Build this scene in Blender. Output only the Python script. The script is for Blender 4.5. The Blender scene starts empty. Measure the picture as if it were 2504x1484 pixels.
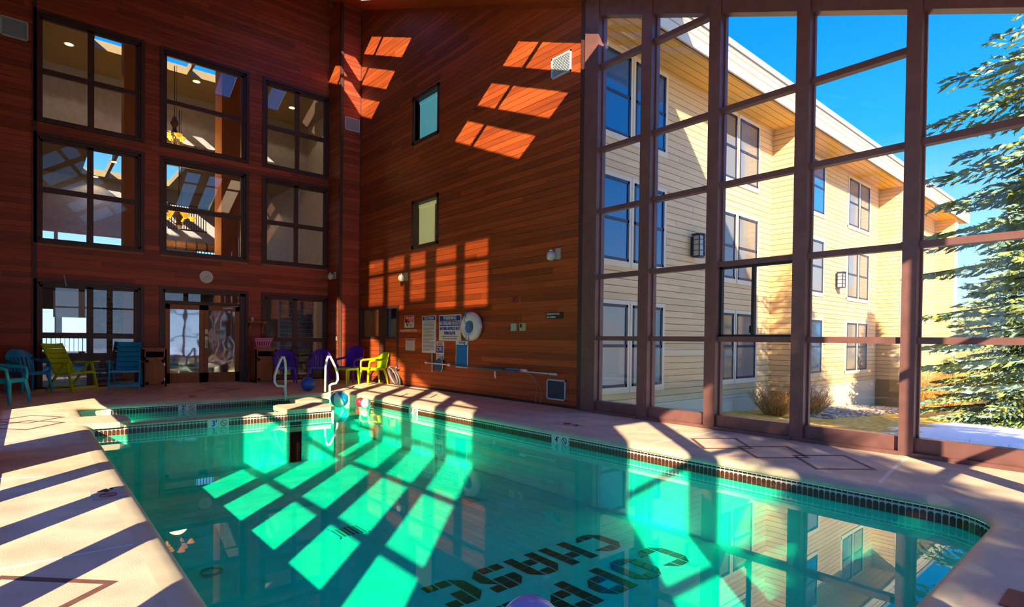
import bpy, math, random
from mathutils import Vector, Matrix
from mathutils.geometry import tessellate_polygon
random.seed(7)
scene = bpy.context.scene
COL = scene.collection
PI = math.pi

# ------------------------------------------------------------------ camera
FPX, CYPX = 1371.556, 850.279
YAW, PITCH, ROLL = -0.858622, -0.0140603, 0.0119098
EYE = Vector((0, 0, 1.22))
fw = Vector((math.sin(YAW)*math.cos(PITCH), math.cos(YAW)*math.cos(PITCH), math.sin(PITCH)))
r0 = Vector((math.cos(YAW), -math.sin(YAW), 0))
u0 = r0.cross(fw)
rv = math.cos(ROLL)*r0 + math.sin(ROLL)*u0
uv = -math.sin(ROLL)*r0 + math.cos(ROLL)*u0
cam = bpy.data.cameras.new('camera')
cam.sensor_width = 36; cam.sensor_fit = 'HORIZONTAL'
cam.lens = FPX/2504*36
cam.shift_y = (CYPX-742)/2504
cam.clip_start = 0.05; cam.clip_end = 500
camo = bpy.data.objects.new('camera', cam); COL.objects.link(camo)
M = Matrix(((rv.x, uv.x, -fw.x), (rv.y, uv.y, -fw.y), (rv.z, uv.z, -fw.z))).to_4x4()
M.translation = EYE
camo.matrix_world = M
scene.camera = camo

# ------------------------------------------------------------------ world, sun, exposure
SUNL = Vector((-1.074, 1.0, -0.703)).normalized()          # direction the light travels
w = bpy.data.worlds.new('sky'); scene.world = w; w.use_nodes = True
nt = w.node_tree; nt.nodes.clear()
tc = nt.nodes.new('ShaderNodeTexCoord'); sp = nt.nodes.new('ShaderNodeSeparateXYZ')
rp = nt.nodes.new('ShaderNodeValToRGB'); bg = nt.nodes.new('ShaderNodeBackground'); wo = nt.nodes.new('ShaderNodeOutputWorld')
nt.links.new(tc.outputs['Generated'], sp.inputs[0]); nt.links.new(sp.outputs['Z'], rp.inputs[0])
e = rp.color_ramp.elements
e[0].position = 0.0; e[0].color = (0.40, 0.55, 0.78, 1)
e[1].position = 1.0; e[1].color = (0.003, 0.15, 0.58, 1)
for p_, c_ in ((0.16, (0.17, 0.38, 0.66, 1)), (0.30, (0.012, 0.215, 0.66, 1)), (0.45, (0.002, 0.15, 0.66, 1))):
    k = e.new(p_); k.color = c_
bg.inputs[1].default_value = 1.35
nt.links.new(rp.outputs[0], bg.inputs[0]); nt.links.new(bg.outputs[0], wo.inputs[0])
sun = bpy.data.lights.new('sun', 'SUN'); sun.energy = 6.8; sun.color = (1.0, 0.82, 0.56); sun.angle = math.radians(0.6)
suno = bpy.data.objects.new('sun', sun); COL.objects.link(suno)
suno.rotation_euler = SUNL.to_track_quat('-Z', 'Y').to_euler()
suno.location = (20, -20, 20)
vs = scene.view_settings
vs.view_transform = 'Standard'; vs.look = 'None'; vs.gamma = 1.0; vs.use_curve_mapping = False
vs.exposure = 1.0
cy = scene.cycles
cy.use_denoising = True
cy.use_adaptive_sampling = True; cy.adaptive_threshold = 0.08; cy.adaptive_min_samples = 16
cy.max_bounces = 8; cy.diffuse_bounces = 4; cy.glossy_bounces = 4; cy.transmission_bounces = 4; cy.transparent_max_bounces = 24
cy.caustics_reflective = False; cy.caustics_refractive = False
cy.sample_clamp_indirect = 6.0

# ------------------------------------------------------------------ helpers
class MB:
    def __init__(s): s.v = []; s.f = []; s.mi = []
    def face(s, pts, m=0):
        i = len(s.v); s.v += [tuple(p) for p in pts]; s.f.append(tuple(range(i, i+len(pts)))); s.mi.append(m)
        return s
    def hexa(s, p, m=0):
        i = len(s.v); s.v += [tuple(q) for q in p]
        for f in ((0,3,2,1),(4,5,6,7),(0,1,5,4),(1,2,6,5),(2,3,7,6),(3,0,4,7)):
            s.f.append(tuple(i+k for k in f)); s.mi.append(m)
        return s
    def box(s, x0, y0, z0, x1, y1, z1, m=0):
        x0,x1 = sorted((x0,x1)); y0,y1 = sorted((y0,y1)); z0,z1 = sorted((z0,z1))
        return s.hexa([(x0,y0,z0),(x1,y0,z0),(x1,y1,z0),(x0,y1,z0),(x0,y0,z1),(x1,y0,z1),(x1,y1,z1),(x0,y1,z1)], m)
    def beam(s, a, b, wd, ht, up=(0,0,1), m=0):
        a = Vector(a); b = Vector(b); d = (b-a).normalized(); up = Vector(up)
        if abs(d.dot(up)) > .99: up = Vector((1,0,0))
        sx = d.cross(up).normalized()*wd/2; sz = sx.cross(d).normalized()*ht/2
        return s.hexa([a-sx-sz, a+sx-sz, b+sx-sz, b-sx-sz, a-sx+sz, a+sx+sz, b+sx+sz, b-sx+sz], m)
    def tube(s, pts, r, n=8, m=0, cap=True, closed=False):
        pts = [Vector(p) for p in pts]; N = len(pts)
        rs = r if isinstance(r, (list, tuple)) else [r]*N
        base = len(s.v); prev = None
        for k, p in enumerate(pts):
            if closed: d = (pts[(k+1)%N]-pts[k-1]).normalized()
            else: d = (pts[min(k+1,N-1)]-pts[max(k-1,0)]).normalized()
            if prev is None:
                a = Vector((0,0,1)) if abs(d.z) < .9 else Vector((1,0,0))
                sx = d.cross(a).normalized()
            else:
                sx = (prev - d*prev.dot(d)).normalized()
            prev = sx; sy = d.cross(sx)
            for j in range(n):
                t = 2*PI*j/n; s.v.append(tuple(p + (sx*math.cos(t)+sy*math.sin(t))*rs[k]))
        segs = N if closed else N-1
        for k in range(segs):
            k2 = (k+1)%N
            for j in range(n):
                j2 = (j+1)%n
                s.f.append((base+k*n+j, base+k*n+j2, base+k2*n+j2, base+k2*n+j)); s.mi.append(m)
        if cap and not closed:
            s.f.append(tuple(base+j for j in range(n))[::-1]); s.mi.append(m)
            s.f.append(tuple(base+(N-1)*n+j for j in range(n))); s.mi.append(m)
        return s
    def lathe(s, prof, n=20, axis=(0,0,0), m=0, cap=True):
        base = len(s.v)
        for (r, z) in prof:
            for j in range(n):
                t = 2*PI*j/n; s.v.append((axis[0]+r*math.cos(t), axis[1]+r*math.sin(t), axis[2]+z))
        for k in range(len(prof)-1):
            for j in range(n):
                j2 = (j+1)%n; s.f.append((base+k*n+j, base+k*n+j2, base+(k+1)*n+j2, base+(k+1)*n+j)); s.mi.append(m)
        if cap:
            s.f.append(tuple(base+j for j in range(n))[::-1]); s.mi.append(m)
            s.f.append(tuple(base+(len(prof)-1)*n+j for j in range(n))); s.mi.append(m)
        return s
    def prism(s, poly, vec, m=0):
        vec = Vector(vec); n = len(poly); b = len(s.v)
        s.v += [tuple(p) for p in poly] + [tuple(Vector(p)+vec) for p in poly]
        s.f.append(tuple(range(b, b+n))[::-1]); s.mi.append(m)
        s.f.append(tuple(range(b+n, b+2*n))); s.mi.append(m)
        for k in range(n):
            k2 = (k+1)%n; s.f.append((b+k, b+k2, b+n+k2, b+n+k)); s.mi.append(m)
        return s
    def sphere(s, c, r, n=16, k=10, sc=(1,1,1), m=0):
        prof = [(max(1e-4, r*math.sin(PI*i/k)), -r*math.cos(PI*i/k)) for i in range(k+1)]
        b = len(s.v); s.lathe(prof, n, (0,0,0), m)
        for i in range(b, len(s.v)):
            x,y,z = s.v[i]; s.v[i] = (c[0]+x*sc[0], c[1]+y*sc[1], c[2]+z*sc[2])
        return s
    def mesh(s, name, mats, smooth=False):
        me = bpy.data.meshes.new(name); me.from_pydata(s.v, [], s.f); me.update()
        for mt in (mats if isinstance(mats, (list, tuple)) else [mats]): me.materials.append(mt)
        if any(s.mi):
            me.polygons.foreach_set('material_index', s.mi)
        if smooth:
            me.polygons.foreach_set('use_smooth', [True]*len(me.polygons))
        return me
    def build(s, name, mats, parent=None, smooth=False, loc=None, rot=None):
        return put(name, s.mesh(name, mats, smooth), parent, loc, rot)

def put(name, me, parent=None, loc=None, rot=None, scale=None):
    o = bpy.data.objects.new(name, me); COL.objects.link(o)
    if parent: o.parent = parent
    if loc is not None: o.location = loc
    if rot is not None: o.rotation_euler = rot
    if scale is not None: o.scale = scale
    return o
def tag(o, label, cat, group=None, kind=None):
    o['label'] = label; o['category'] = cat
    if group: o['group'] = group
    if kind: o['kind'] = kind
    return o
def thing(name, label, cat, loc=(0,0,0), rz=0, group=None, kind=None):
    o = bpy.data.objects.new(name, None); COL.objects.link(o); o.empty_display_size = .1
    o.location = loc; o.rotation_euler = (0,0,rz)
    return tag(o, label, cat, group, kind)
def struct(o, label=None, cat=None):
    o['kind'] = 'structure'
    if label: o['label'] = label
    if cat: o['category'] = cat
    return o
def text(s, name, parent, loc, size, mat, rot=(PI/2,0,0), align='CENTER', ex=0.0015, sx=1.0, font_off=0.0):
    c = bpy.data.curves.new(name, 'FONT'); c.body = s; c.size = size; c.align_x = align; c.align_y = 'CENTER'; c.extrude = ex
    c.offset = font_off; c.resolution_u = 2
    c.materials.append(mat)
    o = bpy.data.objects.new(name, c); COL.objects.link(o); o.parent = parent; o.location = loc; o.rotation_euler = rot; o.scale = (sx,1,1)
    return o
def dup(root, loc, rz, label=None, group=None):
    r = root.copy(); COL.objects.link(r); r.location = loc; r.rotation_euler = (0,0,rz)
    if label: r['label'] = label
    if group: r['group'] = group
    for ch in list(root.children):
        c = ch.copy(); COL.objects.link(c); c.parent = r
        for g in list(ch.children):
            d = g.copy(); COL.objects.link(d); d.parent = c
    return r

# ------------------------------------------------------------------ materials
MATS = {}
def nmat(name):
    m = bpy.data.materials.new(name); m.use_nodes = True
    n = m.node_tree; b = n.nodes['Principled BSDF']; MATS[name] = m
    return m, n, b
def mat(name, col, rough=.5, metal=0, var=0.0, scale=8.0, bump=0.0, bscale=60.0, emit=None, estr=0.0, spec=None):
    m, n, b = nmat(name)
    b.inputs['Base Color'].default_value = (*col, 1); b.inputs['Roughness'].default_value = rough; b.inputs['Metallic'].default_value = metal
    if spec is not None: b.inputs['Specular IOR Level'].default_value = spec
    if var:
        g = n.nodes.new('ShaderNodeNewGeometry'); t = n.nodes.new('ShaderNodeTexNoise'); t.inputs['Scale'].default_value = scale; t.inputs['Detail'].default_value = 5
        r = n.nodes.new('ShaderNodeValToRGB')
        r.color_ramp.elements[0].position = .3; r.color_ramp.elements[1].position = .7
        r.color_ramp.elements[0].color = (*[c*(1-var) for c in col], 1); r.color_ramp.elements[1].color = (*[min(1, c*(1+var)) for c in col], 1)
        n.links.new(g.outputs['Position'], t.inputs['Vector']); n.links.new(t.outputs['Fac'], r.inputs[0]); n.links.new(r.outputs[0], b.inputs['Base Color'])
    if bump:
        g = n.nodes.new('ShaderNodeNewGeometry'); t = n.nodes.new('ShaderNodeTexNoise'); t.inputs['Scale'].default_value = bscale; t.inputs['Detail'].default_value = 4
        bp = n.nodes.new('ShaderNodeBump'); bp.inputs['Strength'].default_value = bump; bp.inputs['Distance'].default_value = .01
        n.links.new(g.outputs['Position'], t.inputs['Vector']); n.links.new(t.outputs['Fac'], bp.inputs['Height']); n.links.new(bp.outputs[0], b.inputs['Normal'])
    if emit:
        b.inputs['Emission Color'].default_value = (*emit, 1); b.inputs['Emission Strength'].default_value = estr
    return m
def wood(name, col, axis, rough=.55, vary=.30, grain=.35, gs=1.0):
    """boards: per-board tone from Object Info, streaky grain along the board's own axis"""
    m, n, b = nmat(name); L = n.links
    g = n.nodes.new('ShaderNodeNewGeometry'); mp = n.nodes.new('ShaderNodeMapping')
    sc = {'X': (1.2,22,30), 'Y': (22,1.2,30), 'Z': (22,22,1.2)}[axis]
    mp.inputs['Scale'].default_value = tuple(k*gs for k in sc)
    oi = n.nodes.new('ShaderNodeObjectInfo')
    ad = n.nodes.new('ShaderNodeVectorMath'); ad.operation = 'ADD'
    ml = n.nodes.new('ShaderNodeMath'); ml.operation = 'MULTIPLY'; ml.inputs[1].default_value = 40
    L.new(oi.outputs['Random'], ml.inputs[0]); L.new(g.outputs['Position'], mp.inputs['Vector'])
    L.new(mp.outputs[0], ad.inputs[0]); L.new(ml.outputs[0], ad.inputs[1])
    t = n.nodes.new('ShaderNodeTexNoise'); t.inputs['Scale'].default_value = 1.0; t.inputs['Detail'].default_value = 6; t.inputs['Roughness'].default_value = .65
    L.new(ad.outputs[0], t.inputs['Vector'])
    mx = n.nodes.new('ShaderNodeMath'); mx.operation = 'MULTIPLY_ADD'
    mr = n.nodes.new('ShaderNodeMapRange'); mr.inputs['From Min'].default_value = .25; mr.inputs['From Max'].default_value = .75
    mr.inputs['To Min'].default_value = 1-grain; mr.inputs['To Max'].default_value = 1+grain
    L.new(t.outputs['Fac'], mr.inputs['Value'])
    m2 = n.nodes.new('ShaderNodeMapRange'); m2.inputs['To Min'].default_value = 1-vary; m2.inputs['To Max'].default_value = 1+vary
    L.new(oi.outputs['Random'], m2.inputs['Value'])
    mm = n.nodes.new('ShaderNodeMath'); mm.operation = 'MULTIPLY'; L.new(mr.outputs[0], mm.inputs[0]); L.new(m2.outputs[0], mm.inputs[1])
    vm = n.nodes.new('ShaderNodeVectorMath'); vm.operation = 'SCALE'; vm.inputs[0].default_value = col
    L.new(mm.outputs[0], vm.inputs['Scale']); L.new(vm.outputs[0], b.inputs['Base Color'])
    b.inputs['Roughness'].default_value = rough
    bp = n.nodes.new('ShaderNodeBump'); bp.inputs['Strength'].default_value = .25; bp.inputs['Distance'].default_value = .004
    L.new(t.outputs['Fac'], bp.inputs['Height']); L.new(bp.outputs[0], b.inputs['Normal'])
    return m
def sheet_glass(name, tint, f0, power=5.0, rough=0.0, top=1.0, bump=0.0, bscale=3.0):
    """clear sheet: straight-through transmission plus a mirror reflection that grows towards grazing angles"""
    m = bpy.data.materials.new(name); m.use_nodes = True; n = m.node_tree; n.nodes.clear(); L = n.links
    out = n.nodes.new('ShaderNodeOutputMaterial'); mix = n.nodes.new('ShaderNodeMixShader')
    tr = n.nodes.new('ShaderNodeBsdfTransparent'); gl = n.nodes.new('ShaderNodeBsdfGlossy')
    tr.inputs[0].default_value = (*tint, 1); gl.inputs['Roughness'].default_value = rough; gl.inputs['Color'].default_value = (1,1,1,1)
    lw = n.nodes.new('ShaderNodeLayerWeight'); lw.inputs['Blend'].default_value = .5
    pw = n.nodes.new('ShaderNodeMath'); pw.operation = 'POWER'; pw.inputs[1].default_value = power
    ma = n.nodes.new('ShaderNodeMath'); ma.operation = 'MULTIPLY_ADD'; ma.inputs[1].default_value = top-f0; ma.inputs[2].default_value = f0
    L.new(lw.outputs['Facing'], pw.inputs[0]); L.new(pw.outputs[0], ma.inputs[0]); L.new(ma.outputs[0], mix.inputs[0])
    L.new(tr.outputs[0], mix.inputs[1]); L.new(gl.outputs[0], mix.inputs[2]); L.new(mix.outputs[0], out.inputs[0])
    if bump:
        g = n.nodes.new('ShaderNodeNewGeometry'); t = n.nodes.new('ShaderNodeTexNoise'); t.inputs['Scale'].default_value = bscale; t.inputs['Detail'].default_value = 2
        bp = n.nodes.new('ShaderNodeBump'); bp.inputs['Strength'].default_value = bump; bp.inputs['Distance'].default_value = .02
        L.new(g.outputs['Position'], t.inputs['Vector']); L.new(t.outputs['Fac'], bp.inputs['Height']); L.new(bp.outputs[0], gl.inputs['Normal'])
    MATS[name] = m
    return m

WX = wood('cedar_x', (.39,.068,.012), 'X'); WY = wood('cedar_y', (.40,.066,.026), 'Y')
GROOVE = mat('cedar_groove_lit', (.55,.16,.08), .7)  # paler than the boards: light caught in the grooves put into the colour
TRIM = mat('trim_brown', (.085,.035,.027), .5, var=.25, scale=20)
METAL = mat('bronze_frame', (.20,.088,.075), .42, var=.15, scale=6)
DECK = mat('deck_concrete', (.80,.60,.41), .7, var=.20, scale=3, bump=.25, bscale=120)
COPE = mat('coping_concrete', (.70,.60,.40), .55, var=.10, scale=5)
STAIN = mat('stained_line', (.20,.085,.06), .7, var=.2, scale=20)
JOINT = mat('pale_joint', (.85,.76,.66), .6)
PLASTER = mat('pool_plaster', (.66,.95,.86), .7, var=.10, scale=4)
TILE = mat('tile_brown', (.105,.032,.012), .22, var=.5, scale=90)
TILED = mat('tile_dark', (.03,.015,.018), .25)
GROUT = mat('grout', (.80,.76,.62), .6)
BLACKT = mat('black_tile', (.012,.010,.008), .35)
WHITE = mat('white_paint', (.80,.78,.72), .45)
SIGNW = mat('sign_white', (.78,.80,.72), .4)
BLUEINK = mat('ink_blue', (.01,.04,.42), .4)
BLUE2 = mat('ink_azure', (.0,.20,.62), .4)
REDINK = mat('ink_red', (.62,.02,.02), .4)
BLACK = mat('black', (.012,.012,.015), .5)
GREYT = mat('grey_text', (.25,.30,.36), .5)
BLUEP = mat('blue_plastic', (.0,.36,.66), .35, spec=.5); BLUEQ = mat('teal_plastic', (.01,.46,.66), .35)
GREENP = mat('green_plastic', (.52,.78,.0), .35); LIMEP = mat('lime_plastic', (.50,.75,.0), .35)
PURPLEP = mat('purple_plastic', (.09,.02,.50), .35)
PINKP = mat('pink_plastic', (.85,.22,.40), .45)
OAK = wood('oak_dark', (.34,.13,.05), 'Z', vary=.15, gs=.6)
DOORW = wood('oak_door', (.40,.14,.035), 'Z', vary=.15, gs=.5)
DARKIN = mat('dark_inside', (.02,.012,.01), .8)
BRASS = mat('brass', (.55,.42,.20), .35, metal=.8); STEEL = mat('steel', (.8,.8,.8), .12, metal=1)
VENTM = mat('vent_metal', (.62,.66,.66), .45); VENTD = mat('vent_dark', (.06,.08,.10), .5)
GLASS = sheet_glass('window_glass', (.97,.98,.98), .035)
GLASSL = sheet_glass('lobby_glass', (.92,.94,.95), .05)
GLASSD = sheet_glass('wavy_door_film', (.75,.78,.82), .22, power=3, rough=.04, bump=.35, bscale=1.3)
WATER = sheet_glass('pool_water', (.03,.97,.76), .022, power=5.0, rough=0.0, top=.98, bump=.012, bscale=1.6)
STRIPGLASS = sheet_glass('strip_opening_tint', (.50,.45,.42), .05)  # tinted sheet for the added slanted roof openings
LWALL = mat('lobby_plaster', (.40,.40,.42), .8, var=.12, scale=6); LCEIL = mat('lobby_ceiling', (.34,.26,.13), .8, var=.08, scale=8)
ORANGE = mat('lobby_orange', (.50,.20,.045), .7)  # one even orange for both lobby columns
LFLOOR = mat('lobby_floor', (.10,.06,.04), .5)
AMBER = mat('amber_glow', (.9,.5,.1), .5, emit=(1,.24,.006), estr=.9); DOWNL = mat('downlight_glow', (1,.8,.5), .5, emit=(1,.62,.18), estr=4.0)
IRON = mat('iron', (.02,.016,.015), .5)
SIDING = wood('siding', (.82,.57,.28), 'Y', vary=.08, grain=.12, gs=.5); SIDINGX = wood('siding_x', (.82,.57,.28), 'X', vary=.10, grain=.10, gs=.5)
LAP = mat('lap_shadow', (.40,.24,.10), .8)
CREAM = mat('cream_trim', (.84,.70,.46), .6); SOFF = mat('soffit', (.80,.46,.10), .7, var=.06, scale=3); ROOFM = mat('roof_metal', (.38,.36,.38), .45)
SASH = mat('navy_sash', (.018,.024,.06), .4); PANE = mat('far_pane', (.02,.14,.32), .06, spec=1.0); PANEG = mat('far_pane_grey', (.20,.19,.17), .10, spec=.8)
BLIND = mat('blind', (.55,.66,.62), .7); BLINDY = mat('blind_yellow_lit', (.60,.58,.30), .7, emit=(.75,.72,.30), estr=.20)  # yellow blind glows to stand for a lit room behind it
NEEDLE = mat('needles', (.28,.34,.08), .7, var=.45, scale=5); NEEDLEB = mat('needles_blue', (.22,.36,.29), .7, var=.4, scale=5)
BARK = mat('bark', (.12,.07,.045), .9, var=.3, scale=20); TWIG = mat('dry_twig', (.62,.30,.08), .8, var=.3, scale=12)
LILAC = mat('lilac_ball', (.42,.38,.72), .12, spec=.8)

# ------------------------------------------------------------------ dimensions
XL, XP, YB = -16.3, -15.44, 7.405          # left wall, corner pier face, back wall
YP = 6.78                                    # near face of the corner pier
XR, YF = 0.6, -0.38                          # glazed right wall, glazed front wall (behind the viewer)
def roof(x): return 4.386-.4135*x            # underside of the sloping roof
ROWH = .1229
UNIT = MB().box(0,0,0,1,1,1)
def unit_mesh(name, m):
    return UNIT.mesh(name, m)
BX, BY = unit_mesh('board', WX), unit_mesh('board', WY)

def cut(segs, a, b):
    out = []
    for (p, q) in segs:
        if b <= p or a >= q: out.append((p, q)); continue
        if a > p: out.append((p, a))
        if b < q: out.append((b, q))
    return out
def boards(parent, axis, plane, out, lo, hi, ztop, holes, mesh, seed, lmin=2.2, lmax=4.6, zbot=0.0, th=.018, row=ROWH, limit=300, stuffmat=None, proud=.0):
    """lay horizontal boards on a wall; each board is an object, butt joints staggered"""
    rnd = random.Random(seed); items = []
    z = zbot
    while z < max(ztop(lo), ztop(hi)):
        z1 = z+row
        segs = [(lo, hi)]
        for (a, b, c, d) in holes:
            if d > z+.03 and c < z1-.03: segs = cut(segs, a, b)
        for (a, b) in segs:
            x = a; first = True
            while x < b-1e-4:
                L = rnd.uniform(lmin, lmax)*(rnd.uniform(.3,1) if first else 1); first = False
                e_ = min(b, x+L)
                if b-e_ < .5: e_ = b
                # follow the sloping roof: drop boards that lie wholly above it
                if min(ztop(x), ztop(e_)) > z: items.append((x, e_, z, min(z1, max(ztop(x), ztop(e_)))))
                elif max(ztop(x), ztop(e_)) > z:
                    xa, xb = x, e_
                    for _ in range(30):
                        xm = (xa+xb)/2
                        if (ztop(xm) > z) == (ztop(x) > z): xa = xm
                        else: xb = xm
                    if ztop(x) > z: items.append((x, xa, z, z1))
                    else: items.append((xb, e_, z, z1))
                x = e_
        z = z1
    items.sort(key=lambda t: t[2])
    rest = items[limit:]; items = items[:limit]
    for (a, b, c, d) in items:
        pr = th*(1+rnd.uniform(-.12,.12))
        gap = .007
        if axis == 'X': o = put('board', mesh, parent, (a+.001, plane-(pr if out < 0 else 0), c+gap/2), None, (b-a-.002, pr, row-gap))
        else: o = put('board', mesh, parent, (plane-(pr if out < 0 else 0), a+.001, c+gap/2), None, (pr, b-a-.002, row-gap))
    if rest:
        mb = MB()
        for (a, b, c, d) in rest:
            if axis == 'X': mb.box(a+.001, plane, c+.003, b-.001, plane+out*th, c+row-.004)
            else: mb.box(plane, a+.001, c+.003, plane+out*th, b-.001, c+row-.004)
        o = mb.build('board_run', mesh.materials[0], parent); o['kind'] = 'stuff'
    return len(items), len(rest)

# ================================================================== STRUCTURE
# ---- pool outline
def rounded(x0, x1, y0, y1, rr):
    pts = []
    for (cx, cy_, a0, r) in ((x1-rr[0], y0+rr[0], -90, rr[0]), (x1-rr[1], y1-rr[1], 0, rr[1]), (x0+rr[2], y1-rr[2], 90, rr[2]), (x0+rr[3], y0+rr[3], 180, rr[3])):
        for k in range(9):
            t = math.radians(a0+k*90/8); pts.append((cx+r*math.cos(t), cy_+r*math.sin(t)))
    return pts
PX0, PX1, PY0, PY1 = -12.1, -.74, .62, 5.5
ZW, ZF = -.19, -.90
OUTL = rounded(PX0, PX1, PY0, PY1, (.3,.45,.3,.55))
def offset(d):
    return rounded(PX0-d, PX1+d, PY0-d, PY1+d, (.3+d,.45+d,.3+d,.55+d))
def poly_faces(mb, loops, zf, flip=False, m=0):
    vv = [Vector((p[0], p[1], 0)) for lp in loops for p in lp]
    base = len(mb.v); mb.v += [(v.x, v.y, zf(v.x, v.y)) for v in vv]
    for t in tessellate_polygon([[Vector((p[0], p[1], 0)) for p in lp] for lp in loops]):
        a, b, c = t
        n = (vv[b]-vv[a]).cross(vv[c]-vv[a]).z
        if (n < 0) != flip: t = (a, c, b)
        mb.f.append(tuple(base+k for k in t)); mb.mi.append(m)
mb = MB()
poly_faces(mb, [[(XL-.2,-2.15),(-12.0,-2.15),(-12.0,YF-.15),(XR+.15,YF-.15),(XR+.15,YB+.1),(XL-.2,YB+.1)], offset(.14)], lambda x,y: 0.0)
floor = struct(mb.build('floor', DECK), 'tan broom-finished concrete pool deck around the water', 'floor')
# bullnose coping
prof = [(.14,0),(.08,-.002),(.03,-.012),(0,-.030),(-.018,-.052),(-.012,-.074),(.004,-.084)]
mb = MB(); n = len(OUTL)
for d, z in prof: mb.v += [(p[0], p[1], z) for p in offset(d)]
for k in range(len(prof)-1):
    for j in range(n):
        j2 = (j+1)%n; mb.f.append((k*n+j, (k+1)*n+j, (k+1)*n+j2, k*n+j2)); mb.mi.append(0)
struct(mb.build('trim_pool_coping', COPE, smooth=True), 'rounded pale concrete coping around the pool edge', 'pool coping')
# pool shell
mb = MB()
for j in range(n):
    j2 = (j+1)%n; a, b = OUTL[j], OUTL[j2]
    mb.face([(a[0],a[1],-.083),(b[0],b[1],-.083),(b[0],b[1],-.21),(a[0],a[1],-.21)], 1)
    mb.face([(a[0],a[1],-.21),(b[0],b[1],-.21),(b[0],b[1],ZF-.02),(a[0],a[1],ZF-.02)], 0)
basin = struct(mb.build('wall_pool', [PLASTER, GROUT]), 'pool side walls with a band of small brown tiles', 'pool wall')
mb = MB(); mb.box(PX0-.1,PY0-.1,ZF-.1,PX1+.1,PY1+.1,ZF)
struct(mb.build('floor_pool', PLASTER), 'pale green plaster floor of the pool', 'pool floor')
mb = MB(); mb.box(PX0+.01,PY0+.01,ZF+.001,-9.9,3.6,-.42); mb.box(PX0+.01,3.6,ZF+.001,-11.3,PY1-.05,-.55); mb.box(-11.3,3.6,ZF+.001,-10.7,PY1-.05,-.70)
struct(mb.build('floor_wading', PLASTER), 'shallow wading shelf and entry steps behind the divider', 'pool floor')
# divider between the wading corner and the main pool, with coping ends
XD = -9.6
mb = MB(); mb.box(XD-.22,PY0-.05,ZF,XD,3.55,-.075)
divider = struct(mb.build('wall_divider', PLASTER), 'low tiled divider wall between wading corner and main pool', 'divider')
def slab(poly, z0, z1, name, parent, m):
    b_ = MB(); b_.prism([(p[0],p[1],z0) for p in poly], (0,0,z1-z0)); return b_.build(name, m, parent)
slab([(XD+.05,PY0-.13),(XD+.05,.98),(XD-.05,1.12),(XD-.75,1.12),(XD-.85,.98),(XD-.85,PY0-.13)][::-1], -.075, .004, 'coping', divider, COPE)
slab([(XD+.04,3.30),(XD+.04,4.05),(XD-.10,4.18),(XD-.75,4.18),(XD-.85,4.0),(XD-.85,3.45),(XD-.70,3.30)], -.075, .0, 'coping', divider, COPE)
slab([(XD-1.1,3.95),(XD-1.1,4.5),(XD-1.75,4.5),(XD-1.75,3.95)], -.075, .0, 'coping', divider, COPE)
mb = MB(); mb.box(XD-.85,3.35,ZF,XD-.0,4.12,-.075); mb.box(XD-1.72,3.98,ZF,XD-1.13,4.47,-.075)
mb.build('pier', PLASTER, divider)
mb = MB(); mb.box(XD-.22,1.0,-.078,XD+.012,3.4,-.055); mb.build('cap_strip', COPE, divider)
mb = MB(); mb.box(XD,PY0,-.215,XD+.004,4.1,-.07); mb.build('grout_bed', GROUT, divider)
# waterline tiles: an arched brown tile with a small dark tile over it
TW = .0482
def tile_mesh():
    b_ = MB(); w2 = TW/2-.004
    arch = [(-w2,0),(w2,0),(w2,.062)]+[(w2*math.cos(t), .062+.017*math.sin(t)) for t in (PI*.25,PI*.5,PI*.75)]+[(-w2,.062)]
    b_.prism([(x,0,z) for x,z in arch], (0,-.005,0), 0)
    b_.prism([(x,0,z) for x,z in ((-w2,.092),(w2,.092),(w2,.108),(-w2,.108))], (0,-.004,0), 1)
    return b_.mesh('tile', [TILE, TILED])
TM = tile_mesh()
cnt = 0
MARKS_B = [(-5.49,-5.18), (-9.34,-9.03)]
x = PX1-.50; rest = MB()
while x > PX0+.6:
    if not any(a < x < b for a, b in MARKS_B):
        put('tile', TM, basin, (x, PY1-.001, -.196)); cnt += 1
    x -= TW
for k in range(14):                                      # round the near right corner
    t = math.radians(90-k*90/14); c = (PX1-.45, PY1-.45)
    put('tile', TM, basin, (c[0]+.449*math.cos(t), c[1]+.449*math.sin(t), -.196), (0,0,t-PI/2))
y = PY0+.10
while y < 4.05:
    if not 2.10 < y < 2.40: put('tile', TM, divider, (XD+.004, y, -.186), (0,0,PI/2))
    y += TW
w2 = TW/2-.004; mb = MB(); y = PY0+.35
while y < PY1-.6:
    if not 2.14 < y < 2.45:
        mb.box(PX0+.0005, y-w2, -.19, PX0+.006, y+w2, -.115); mb.box(PX0+.0005, y-w2, -.105, PX0+.005, y+w2, -.088)
    y += TW
o = mb.build('tile_run', TILED, basin); o['kind'] = 'stuff'
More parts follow.
